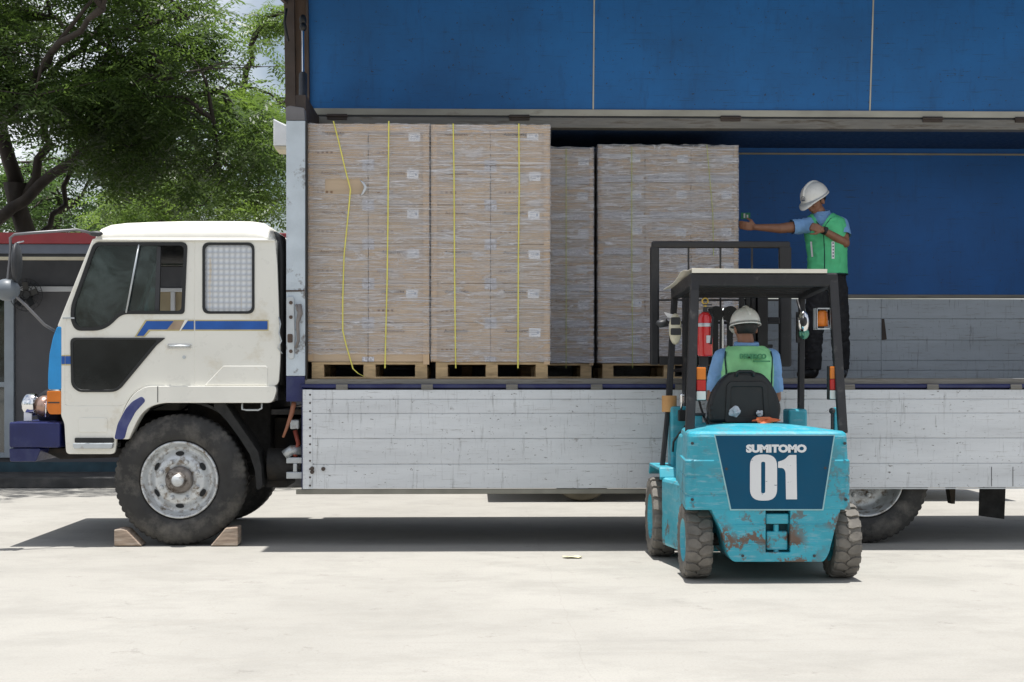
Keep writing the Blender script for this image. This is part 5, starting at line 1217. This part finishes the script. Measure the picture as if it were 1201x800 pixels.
b.box(Lx(762.5, BY), Lx(773, BY), RY+BY-.02, RY+BY+.03, Bz(428), Bz(289)); b.box(Lx(913.5, BY), Lx(928, BY), RY+BY-.02, RY+BY+.03, Bz(430), Bz(289))
b.box(Lx(764, BY), Lx(926.5, BY), RY+BY-.022, RY+BY+.028, Bz(291), Bz(283)); b.build('backrest_frame', M['guard'], fk, bev=.014)
b = MB()
for p in (807.5, 845, 882): b.box(Lx(p-1, BY), Lx(p+1, BY), RY+BY-.005, RY+BY+.008, Bz(425), Bz(288))
b.box(Lx(773, BY), Lx(913, BY), RY+BY-.004, RY+BY+.007, Bz(353), Bz(351)); b.build('backrest_bar', M['guard'], fk)
b = MB(); b.box(Lx(773, BY), Lx(914, BY), RY+BY-.03, RY+BY+.02, Bz(428), Bz(418)); b.box(Lx(900, BY), Lx(914, BY), RY+BY-.02, RY+BY+.02, Bz(380), Bz(372)); b.box(Lx(899, BY), Lx(906, BY), RY+BY-.02, RY+BY+.02, Bz(408), Bz(404)); b.box(Lx(773, BY), Lx(914, BY), RY+BY-.03, RY+BY+.02, Bz(380)-.0, Bz(377)); b.build('carriage', M['guard'], fk, bev=.006)
for p in (812, 884):
    b = MB(); xx = Lx(p, BY); z0 = DZ+.055; b.box(xx-.05, xx+.05, RY+BY+.03, RY+BY+.07, z0, Bz(380)); b.prism([(RY+BY+.03, z0), (RY+BY+1.1, z0+.012), (RY+BY+1.1, z0+.02), (RY+BY+.07, z0+.04)], xx-.05, xx+.05, 'X'); b.build('fork', M['guard'], fk, bev=.004)
# ================= people =================
def soft(prims, voxel=.009, sm=6, cuts=(), fac=.5):
    """one continuous surface grown round tapered limbs and masses"""
    me = prims.mesh('tmp', []); o = bpy.data.objects.new('tmp', me); COL.objects.link(o)
    r_ = o.modifiers.new('r', 'REMESH'); r_.mode = 'VOXEL'; r_.voxel_size = voxel; r_.use_smooth_shade = True
    s_ = o.modifiers.new('s', 'SMOOTH'); s_.factor = fac; s_.iterations = sm
    m2 = bpy.data.meshes.new_from_object(o.evaluated_get(bpy.context.evaluated_depsgraph_get())); bpy.data.objects.remove(o)
    if cuts:
        bm = bmesh.new(); bm.from_mesh(m2)
        for co, no in cuts:
            bmesh.ops.bisect_plane(bm, geom=bm.verts[:]+bm.edges[:]+bm.faces[:], plane_co=co, plane_no=no, clear_outer=True)
        bm.to_mesh(m2); bm.free()
    m2.polygons.foreach_set('use_smooth', [True]*len(m2.polygons)); return m2
from mathutils import noise as mno
def wrinkle(me, amp=.006, f=(16, 16, 26), seed=0.):
    for v in me.vertices:
        p = v.co; q = Vector((p.x*f[0]+seed, p.y*f[1], p.z*f[2])); w_ = mno.noise(p*7+Vector((seed, 0, 0)))
        v.co += v.normal*(amp*(1-abs(mno.noise(q+Vector((0, 0, w_*2.5)))*2.2))+amp*.8*mno.noise(p*9))
    return me
def give(me, name, mat, parent): me.materials.clear(); me.materials.append(mat); me.name = name; return link(name, me, parent)
def limb(b, pts, rad, n=14):
    pts = [Vector(p) for p in pts]; P_, R_ = [], []
    for i in range(len(pts)-1):
        for j in range(5): t = j/5; P_.append(pts[i].lerp(pts[i+1], t)); R_.append(rad[i]+(rad[i+1]-rad[i])*t)
    P_.append(pts[-1]); R_.append(rad[-1]); b.tube(P_, R_, n)
    for p, r in zip(pts, rad): b.ball(p, r, 12, 8)
def trunkm(b, rings, yaw=0, n=22):
    """rings = (centre, half width, half depth)"""
    secs = []
    for c, rx, ry in rings:
        c = Vector(c); secs.append([c+Matrix.Rotation(yaw, 3, 'Z') @ Vector((rx*math.cos(math.tau*i/n), ry*math.sin(math.tau*i/n)*(1.0), 0)) for i in range(n)])
    b.loft(secs)
def hand(b, wrist, d, palmn, scale=1., curl=.5, spread=.16, side=1):
    """palm and five bent fingers; d = direction of the fingers, palmn = palm normal, side = which edge has the thumb"""
    wrist = Vector(wrist); d = Vector(d).normalized(); pn = Vector(palmn); pn = (pn-d*pn.dot(d)).normalized(); s_ = d.cross(pn)*side
    k = scale
    for q in (.0, .02, .04, .06, .078):
        for e in (-1, -.33, .33, 1): b.ball(wrist+d*q*k+s_*e*(.014+.012*min(1, q/.05))*k, .0135*k, 8, 6)
    for i, (off, ln) in enumerate(((.030, .070), (.011, .078), (-.009, .073), (-.028, .058))):
        p = wrist+d*.080*k+s_*off*k; dirn = (d+s_*(off*4*spread)).normalized(); pts_ = [p]; a = curl*.5
        for f_, seg in enumerate((.42, .32, .26)):
            dd = dirn*math.cos(a)+pn*math.sin(a); pts_.append(pts_[-1]+dd*ln*seg*k); a += curl
        limb(b, pts_, [.0098*k, .0092*k, .0085*k, .0075*k], 8)
    p = wrist+d*.020*k+s_*.026*k; td = (d*.75+s_*.75+pn*.25).normalized(); td2 = (d*.9+s_*.25+pn*.45).normalized()
    limb(b, [p, p+td*.038*k, p+td*.038*k+td2*.030*k, p+td*.038*k+td2*.052*k], [.0125*k, .0115*k, .0105*k, .009*k], 8)
def head(b, c, T):
    """skull, jaw, brow, nose, lips and ears; local -Y is the face"""
    def q(x, y, z): return Vector(c)+T @ Vector((x, y, z))
    def bl(x, y, z, r): b.ball(q(x, y, z), r, 14, 10, T)
    bl(0, .01, .035, (.076, .092, .088)); bl(0, -.022, -.03, (.058, .066, .070)); bl(0, -.045, -.075, (.034, .030, .024)); bl(0, -.07, .018, (.05, .022, .014))
    limb(b, [q(0, -.083, .008), q(0, -.100, -.025)], [.008, .013], 8); bl(.010, -.093, -.029, .009); bl(-.010, -.093, -.029, .009)
    bl(0, -.085, -.052, (.022, .010, .006)); bl(0, -.083, -.062, (.019, .010, .006)); bl(.035, -.06, -.015, .024); bl(-.035, -.06, -.015, .024)
    for s_ in (-1, 1): bl(s_*.076, .012, -.012, (.010, .018, .031))
def eyes(c, T, parent):
    b = MB()
    for s_ in (-1, 1): b.ball(Vector(c)+T @ Vector((s_*.030, -.079, .003)), .0105, 10, 8)
    e = b.build('eyes', pbr('eye_white', (.6, .57, .52), .2), parent)
    b = MB()
    for s_ in (-1, 1):
        b.ball(Vector(c)+T @ Vector((s_*.030, -.088, .002)), .0048, 8, 6)
        a = Vector(c)+T @ Vector((s_*.045, -.082, .020)); e_ = Vector(c)+T @ Vector((s_*.016, -.090, .020)); b.tube([a, e_], .004, 5)
    b.build('pupils_and_brows', M['hair'], e)
def helmet(c, T, parent, badge=False):
    T = T.copy()
    """hard hat; local -Y is the front"""
    b = MB(); n, m = 40, 12; rings = []
    for j in range(m+1):
        a = math.pi/2*j/m; cr = math.cos(a)**.85 if j < m else .001
        rings.append([Vector(c)+T @ Vector((.112*cr*math.cos(math.tau*i/n)*(1+.0*j), .138*cr*math.sin(math.tau*i/n)+.005, .128*math.sin(a)+(.004*math.cos(math.tau*i/n*1)**8 if 0 else 0))) for i in range(n)])
    low = []
    for k, (g, dz_) in enumerate(((1.0, -.012), (1.10, -.012), (1.10, -.006), (1.0, .002))):
        ring = []
        for i in range(n):
            t = math.tau*i/n; fr = max(0, -math.sin(t))**3; ex_ = (g-1)*(.4+3.0*fr); ring.append(Vector(c)+T @ Vector((.112*(1+ex_)*math.cos(t), .138*(1+ex_)*math.sin(t)+.005, dz_-.020*ex_*8*fr*.6)))
        low.append(ring)
    b.loft(low+rings, caps=False); b.add([Vector(c)+T @ Vector((.108*math.cos(math.tau*i/n), .134*math.sin(math.tau*i/n)+.005, .004)) for i in range(n)], [tuple(range(n))])
    b.tube([Vector(c)+T @ Vector((0, .005-.128*math.cos(a), .018+.113*math.sin(a))) for a in [math.pi*(.08+.84*k/14) for k in range(15)]], [.006]+[.012]*13+[.006], 8)
    h = b.build('hard_hat', M['helmet'], parent)
    if badge:
        q = lambda x, z: Vector(c)+T @ Vector((x, -.138*math.sqrt(max(0, 1-(x/.112)**2-((z)/.128)**2))-.000, z))
        b = MB()
        for (x0, x1, z0, z1) in ((-.022, .022, .028, .040), (-.018, .018, .045, .049)):
            k = [q(x0, z0), q((x0+x1)/2, z0), q(x1, z0), q(x1, z1), q((x0+x1)/2, z1), q(x0, z1)]; d = T @ Vector((0, -1, 0))
            k = [p+d*.003 for p in k]; b.add(k, [(0, 1, 4, 5), (1, 2, 3, 4)])
        b.tube([q(.024*math.cos(a), .044+.020*math.sin(a))+(T @ Vector((0, -.003, 0))) for a in [math.pi*k/8 for k in range(9)]], .0022, 4)
        b.build('badge', M['inkfaint2'], h)
    return h
M['inkfaint2'] = pbr('grey_badge', (.16, .18, .22), .6)

# ---- worker standing on the deck ----
WYp = 1.28
def P(px, py, dy=0): return V(px, py, WYp+dy)
wk = thing('person', 'worker in green vest and white hard hat standing on the truck bed', 'person', tuple(P(968, 443)))
wk.location.z = DZ+.003; wk['_base'] = list(wk.location)
yawb = R(-22)                                     # chest turned a little to the left of the picture
hd = P(956.5, 236, -.03); TH_ = Matrix.Rotation(R(-58), 3, 'Z') @ Matrix.Rotation(R(24), 3, 'X')
trk_r = [(P(969, 332), .150, .110), (P(969, 320), .160, .118), (P(969, 305), .150, .112), (P(969, 288), .158, .115), (P(969, 272), .168, .118), (P(968, 262), .160, .105), (P(966, 255), .120, .085), (P(963, 250), .065, .062)]
sR, eR, wR = P(950, 264, -.04), P(915, 268, -.10), P(886, 266.5, -.05); hR = P(868, 264, .0)        # stretched arm
sL, eL, wL = P(985.5, 263, -.01), P(991, 285, -.10), P(964.5, 269.5, -.22)
hipR, kR, aR = P(961, 334), P(955, 382, -.03), P(953, 432, .01); hipL, kL, aL = P(979, 334), P(985, 382, -.02), P(987, 432, .03)
zs = DZ+.004
aR.z = zs+.09; aL.z = zs+.09
b = MB(); trunkm(b, trk_r, yawb); limb(b, [P(964, 256, -.0), P(960, 247, -.015)], [.058, .054]); head(b, hd, TH_)
limb(b, [sR, eR, wR], [.056, .043, .027]); limb(b, [sL, eL, wL], [.058, .044, .028])
hand(b, wR, Vector(hR)-Vector(wR), (0, 1, .2), 1.0, .12, side=-1); hand(b, wL, Vector((-.85, -.25, .25)), (.1, .9, -.1), .95, 1.15, side=1)
limb(b, [hipR, kR, aR], [.088, .058, .042]); limb(b, [hipL, kL, aL], [.088, .058, .042])
give(soft(b, .0075, 3), 'body', M['skin'], wk); eyes(hd, TH_, wk)
# hair under the hat
b = MB(); b.ball(hd+TH_ @ Vector((0, .020, .030)), (.082, .094, .082), 18, 12, TH_); me = soft(b, .01, 2, [(hd+TH_ @ Vector((0, -.015, 0)), TH_ @ Vector((0, -1, -.35))), (hd+TH_ @ Vector((0, 0, -.045)), TH_ @ Vector((0, 0, -1)))]); give(me, 'hair', M['hair'], wk)
helmet(hd+TH_ @ Vector((0, .0, .038)), TH_ @ Matrix.Rotation(R(6), 3, 'X'), wk, True)
def fat(rings, d): return [(c, rx+d, ry+d) for c, rx, ry in rings]
# shirt: torso and short sleeves
b = MB(); trunkm(b, fat(trk_r, .006), yawb); limb(b, [sR, sR.lerp(eR, .66)], [.066, .064]); limb(b, [sL, sL.lerp(eL, .72)], [.068, .066])
ce = sR.lerp(eR, .60); cl_ = sL.lerp(eL, .66)
me = soft(b, .009, 4, [(ce, (eR-sR).normalized()), (P(966, 251), Vector((-.15, 0, 1)))]); 
# cut the left sleeve only outside the torso
bm = bmesh.new(); bm.from_mesh(me); dn = (eL-sL).normalized()
dl = [f for f in bm.faces if (f.calc_center_median()-cl_).dot(dn) > 0 and f.calc_center_median().x > P(982, 300).x and f.calc_center_median().z > P(0, 296).z]
bmesh.ops.delete(bm, geom=dl, context='FACES'); bm.to_mesh(me); bm.free()
give(wrinkle(me, .006), 'shirt', M['shirt'], wk)
b = MB(); ncc = P(963, 250.5, -.01)
for k in range(2): b.tube([ncc+Matrix.Rotation(yawb, 3, 'Z') @ Vector(((.066+.006*k)*math.cos(a), (.060+.006*k)*math.sin(a), .012-.014*k+.014*math.sin(a))) for a in [math.tau*j/20 for j in range(20)]], .014-.003*k, 8, True)
b.build('collar', M['shirt'], wk)
# vest
vr = [(P(970, 324), .176, .142), (P(970, 312), .168, .136), (P(970, 295), .172, .138), (P(969, 276), .186, .150), (P(968, 265), .182, .150), (P(967, 258), .168, .138), (P(966, 253.5), .130, .112), (P(964, 250), .085, .085)]
b = MB(); trunkm(b, vr, yawb)
me = soft(b, .009, 3, [(P(970, 321), Vector((0, 0, -1))), (P(964, 251.5), Vector((0, 0, 1)))])
bm = bmesh.new(); bm.from_mesh(me)              # V neck opening at the front
Ry = Matrix.Rotation(-yawb, 3, 'Z'); c0 = P(966, 262)
dl = []
for f in bm.faces:
    q = Ry @ (f.calc_center_median()-c0)
    if q.y < 0 and abs(q.x) < .012+(q.z+.035)*.62 and q.z > -.045: dl.append(f)
bmesh.ops.delete(bm, geom=dl, context='FACES'); bm.to_mesh(me); bm.free()
vst = give(wrinkle(me, .007, (9, 9, 16), 3), 'vest', M['green'], wk)
# piping and zip, badge
def front(px, py, off=.0):                        # point on the vest front for a pixel
    return P(px, py, -.142-off)
RYb = Matrix.Rotation(yawb, 3, 'Z')
def onvest(ax, z, off=.004):                      # angle across the front, height
    rs = sorted(vr, key=lambda r: abs(r[0].z-z))[:2]; (c1, a1, b1), (c2, a2, b2) = rs
    t = (z-c1.z)/(c2.z-c1.z) if abs(c2.z-c1.z) > 1e-6 else 0; t = max(0, min(1, t)); rx = a1+(a2-a1)*t; ry = b1+(b2-b1)*t; c = c1.lerp(c2, t)
    return Vector((c.x, c.y, z))+RYb @ Vector(((rx+off)*math.sin(ax), -(ry+off)*math.cos(ax), 0))
zA, zB = P(0, 265).z, P(0, 321).z
b = MB(); b.tube([onvest(0, zA-.02+(zB-zA+.02)*k/8, .002) for k in range(9)], .004, 6)
b.tube([onvest(math.tau*k/40, zB+.004, .002) for k in range(40)], .006, 6, True)
for s_ in (-1, 1): b.tube([onvest(s_*R(a), z_, .003) for a, z_ in ((3, zA-.02), (10, zA+.02), (24, P(0, 256).z), (40, P(0, 254).z))], .004, 6)
b.build('piping', M['vesttrim'], vst)
b = MB(); q = [onvest(a, z, .006) for a, z in ((R(20), P(0, 303).z), (R(28), P(0, 303).z), (R(28), P(0, 283).z), (R(20), P(0, 283).z))]; b.add(q, [(0, 1, 2, 3)]); bd = b.build('badge_strip', M['paper'], vst)
b = MB()
for k in range(5):
    z = P(0, 301-k*3.8).z; b.add([onvest(a, zz, .0085) for a, zz in ((R(22), z), (R(26), z), (R(26), z+.014), (R(22), z+.014))], [(0, 1, 2, 3)])
b.build('badge_print', M['inkfaint2'], bd)
b = MB(); b.add([onvest(a, z, .006) for a, z in ((R(-42), P(0, 300).z), (R(-35), P(0, 300).z), (R(-35), P(0, 282).z), (R(-42), P(0, 282).z))], [(0, 1, 2, 3)]); b.build('reflective_strip', M['paper'], vst)
b = MB(); b.ball(P(953, 262, -.20), (.018, .03, .03)); 
# trousers
b = MB(); trunkm(b, [(P(969, 336), .150, .115), (P(969, 326), .166, .125), (P(969, 314), .160, .120)], yawb); limb(b, [hipR, kR, aR+Vector((0, 0, .0))], [.105, .082, .068]); limb(b, [hipL, kL, aL], [.105, .082, .068])
give(wrinkle(soft(b, .01, 4, [(Vector((0, 0, zs+.085)), Vector((0, 0, -1))), (P(0, 316), Vector((0, 0, 1)))]), .008), 'trousers', M['trouser'], wk)
for a_, dd in ((aR, Vector((-.16, -.17, 0))), (aL, Vector((-.05, -.23, 0)))):
    b = MB(); a0 = a_+Vector((0, .005, 0)); limb(b, [a0+Vector((0, 0, .05)), a0+Vector((0, 0, -.03))], [.062, .058]); d_ = dd
    limb(b, [Vector((a0.x, a0.y, zs+.045)), Vector((a0.x, a0.y, zs+.043))+d_*.5, Vector((a0.x, a0.y, zs+.038))+d_*.85], [.048, .047, .036])
    give(soft(b, .009, 3, [(Vector((0, 0, zs+.001)), Vector((0, 0, -1)))]), 'boot', M['boot'], wk)
b = MB(); dw = (eL-wL).normalized(); q = wL+dw*.02; b.cyl(q-dw*.012, q+dw*.012, .035, n=18); b.cyl(q+Vector((.01, -.032, .01)), q+Vector((.012, -.042, .012)), .018, n=14); b.build('wristwatch', M['black'], wk)

# ---- driver in the forklift ----
DYp = RY+.60
def Q(px, py, dy=0): return V(px, py, DYp+dy)
dv = thing('person', 'forklift driver seen from behind in white hard hat and light green vest', 'person', tuple(Q(876, 500)))
dv.location.z = .93; dv['_base'] = list(dv.location)
cxd = Q(876, 430).x
hdd = Q(874, 385, .03); TD = Matrix.Rotation(R(180+8), 3, 'Z') @ Matrix.Rotation(R(8), 3, 'X')
tr = [((cxd, DYp, .95), .165, .13), ((cxd, DYp+.0, 1.05), .16, .125), ((cxd, DYp+.0, 1.2), .155, .115), ((cxd, DYp+.01, 1.36), .172, .118), ((cxd, DYp+.02, 1.45), .165, .105), ((cxd, DYp+.02, 1.505), .125, .085), ((cxd, DYp+.02, 1.54), .07, .065)]
sl, sr = Vector((cxd-.168, DYp+.02, 1.445)), Vector((cxd+.168, DYp+.02, 1.445)); el, er = Vector((cxd-.225, DYp+.10, 1.17)), Vector((cxd+.22, DYp+.11, 1.17)); wl_, wr_ = Vector((cxd-.13, DYp+.34, 1.14)), Vector((cxd+.13, DYp+.34, 1.14))
b = MB(); trunkm(b, tr); limb(b, [(cxd, DYp+.02, 1.53), (hdd.x, hdd.y, 1.60)], [.060, .056]); head(b, hdd, TD)
limb(b, [sl, el, wl_], [.058, .044, .028]); limb(b, [sr, er, wr_], [.058, .044, .028])
hand(b, wl_, (.25, .9, -.1), (.1, .1, -1), 1., .8, side=-1); hand(b, wr_, (-.25, .9, -.1), (-.1, .1, -1), 1., .8, side=1)
legs = []
for s_ in (-1, 1):
    h0 = Vector((cxd+s_*.10, DYp+.02, 1.02)); k0 = Vector((cxd+s_*.15, DYp+.42, 1.0)); a0 = Vector((cxd+s_*.15, DYp+.50, .68)); legs.append((h0, k0, a0)); limb(b, [h0, k0, a0], [.085, .058, .042])
give(soft(b, .0085, 3), 'body', M['skin'], dv); eyes(hdd, TD, dv)
b = MB(); b.ball(hdd+TD @ Vector((0, .02, .02)), (.082, .095, .085), 18, 12, TD); give(soft(b, .01, 2, [(hdd+TD @ Vector((0, -.01, 0)), TD @ Vector((0, -1, -.3))), (hdd+TD @ Vector((0, 0, -.04)), Vector((0, 0, -1)))]), 'hair', M['hair'], dv)
helmet(hdd+TD @ Vector((0, .0, .026)), TD @ Matrix.Scale(.93, 3), dv)
b = MB(); trunkm(b, fat(tr, .006)); limb(b, [sl, sl.lerp(el, .85)], [.068, .068]); limb(b, [sr, sr.lerp(er, .85)], [.068, .068])
me = soft(b, .01, 4, [(Vector((0, 0, 1.55)), Vector((0, 0, 1)))])
bm = bmesh.new(); bm.from_mesh(me)
for s_, e_ in ((sl, el), (sr, er)):
    co = s_.lerp(e_, .80); dn = (e_-s_).normalized(); dl = [f for f in bm.faces if (f.calc_center_median()-co).dot(dn) > 0 and abs(f.calc_center_median().x-cxd) > .178 and f.calc_center_median().z > 1.1]
    bmesh.ops.delete(bm, geom=dl, context='FACES')
bm.to_mesh(me); bm.free(); give(wrinkle(me, .006, seed=5), 'shirt', M['shirt'], dv)
b = MB(); b.tube([(cxd+.074*math.cos(a), DYp+.02+.070*math.sin(a), 1.548+.008*math.sin(a*1)) for a in [math.tau*j/20 for j in range(20)]], .016, 8, True); b.build('collar', M['shirt'], dv)
vv = [((cxd, DYp, .98), .180, .145), ((cxd, DYp, 1.2), .178, .140), ((cxd, DYp+.005, 1.36), .188, .148), ((cxd, DYp+.01, 1.45), .186, .146), ((cxd, DYp+.015, 1.50), .165, .128), ((cxd, DYp+.02, 1.535), .115, .10), ((cxd, DYp+.02, 1.55), .08, .08)]
b = MB(); trunkm(b, vv); vd = give(wrinkle(soft(b, .009, 3, [(Vector((0, 0, 1.528)), Vector((0, 0, 1)))]), .005, (8, 8, 14)), 'vest', M['vestdrv'], dv)
b = MB()
for s_ in (-1, 1):
    b.tube([(cxd+s_*.158, DYp-.050, 1.495), (cxd+s_*.165, DYp-.064, 1.45), (cxd+s_*.160, DYp-.082, 1.36), (cxd+s_*.158, DYp-.076, 1.25), (cxd+s_*.17, DYp-.06, 1.15)], .005, 6)
b.build('piping', M['vesttrim'], vd)
b = MB()
yv = DYp-.156
me_t = lambda x0, x1, z0, z1, txt: text_fit('vest_lettering', txt, x0, x1, z0, z1, yv, M['vestprint'], vd, bold=.004, depth=.010)
me_t(Q(863, 0).x, Q(893.5, 0).x, Q(0, 421).z, Q(0, 415).z, 'DEMERCO')
b.box(Q(879, 0).x, Q(898, 0).x, yv-.006, yv+.012, Q(0, 424.6).z, Q(0, 423).z); b.build('vest_underline', M['vestprint'], vd)
b = MB(); trunkm(b, [((cxd, DYp, .955), .175, .14), ((cxd, DYp, 1.0), .18, .145), ((cxd, DYp, 1.08), .165, .13)])
for h0, k0, a0 in legs: limb(b, [h0, k0, a0], [.10, .075, .062])
give(soft(b, .011, 4), 'trousers', M['trouser'], dv)
for h0, k0, a0 in legs:
    b = MB(); limb(b, [a0+Vector((0, 0, .02)), Vector((a0.x, a0.y, .655))], [.058, .052]); limb(b, [(a0.x, a0.y-.03, .640), (a0.x, a0.y+.17, .632)], [.044, .036]); give(soft(b, .01, 3), 'boot', M['boot'], dv)

for k, (dx, sc_) in enumerate(((-24, 1.25), (-9, 1.1), (6, 1.3), (21, 1.15), (38, 1.3))):  # unseen copies of the large tree, added for the windows to reflect
    src = next(o for o in S.objects if o.get('label', '').startswith('large dark tree') and not o.name.endswith('.999'))
    c = src.copy(); COL.objects.link(c); c.location = (dx, -44-3*(k % 2), 0); c.scale = (sc_,)*3; c.rotation_euler = (0, 0, k*1.3)
    c['label'] = ('large dark tree added unseen behind the viewpoint for the cab windows to reflect'); c['group'] = 'unseen trees added for reflections in the cab windows'
    for ch in src.children:
        q = ch.copy(); COL.objects.link(q); q.parent = c
for o in list(S.objects):
    for k in ('_world', '_base'):
        if k in o: del o[k]
    if o.data is not None and hasattr(o.data, 'name') and o.type == 'MESH': o.data.name = o.name
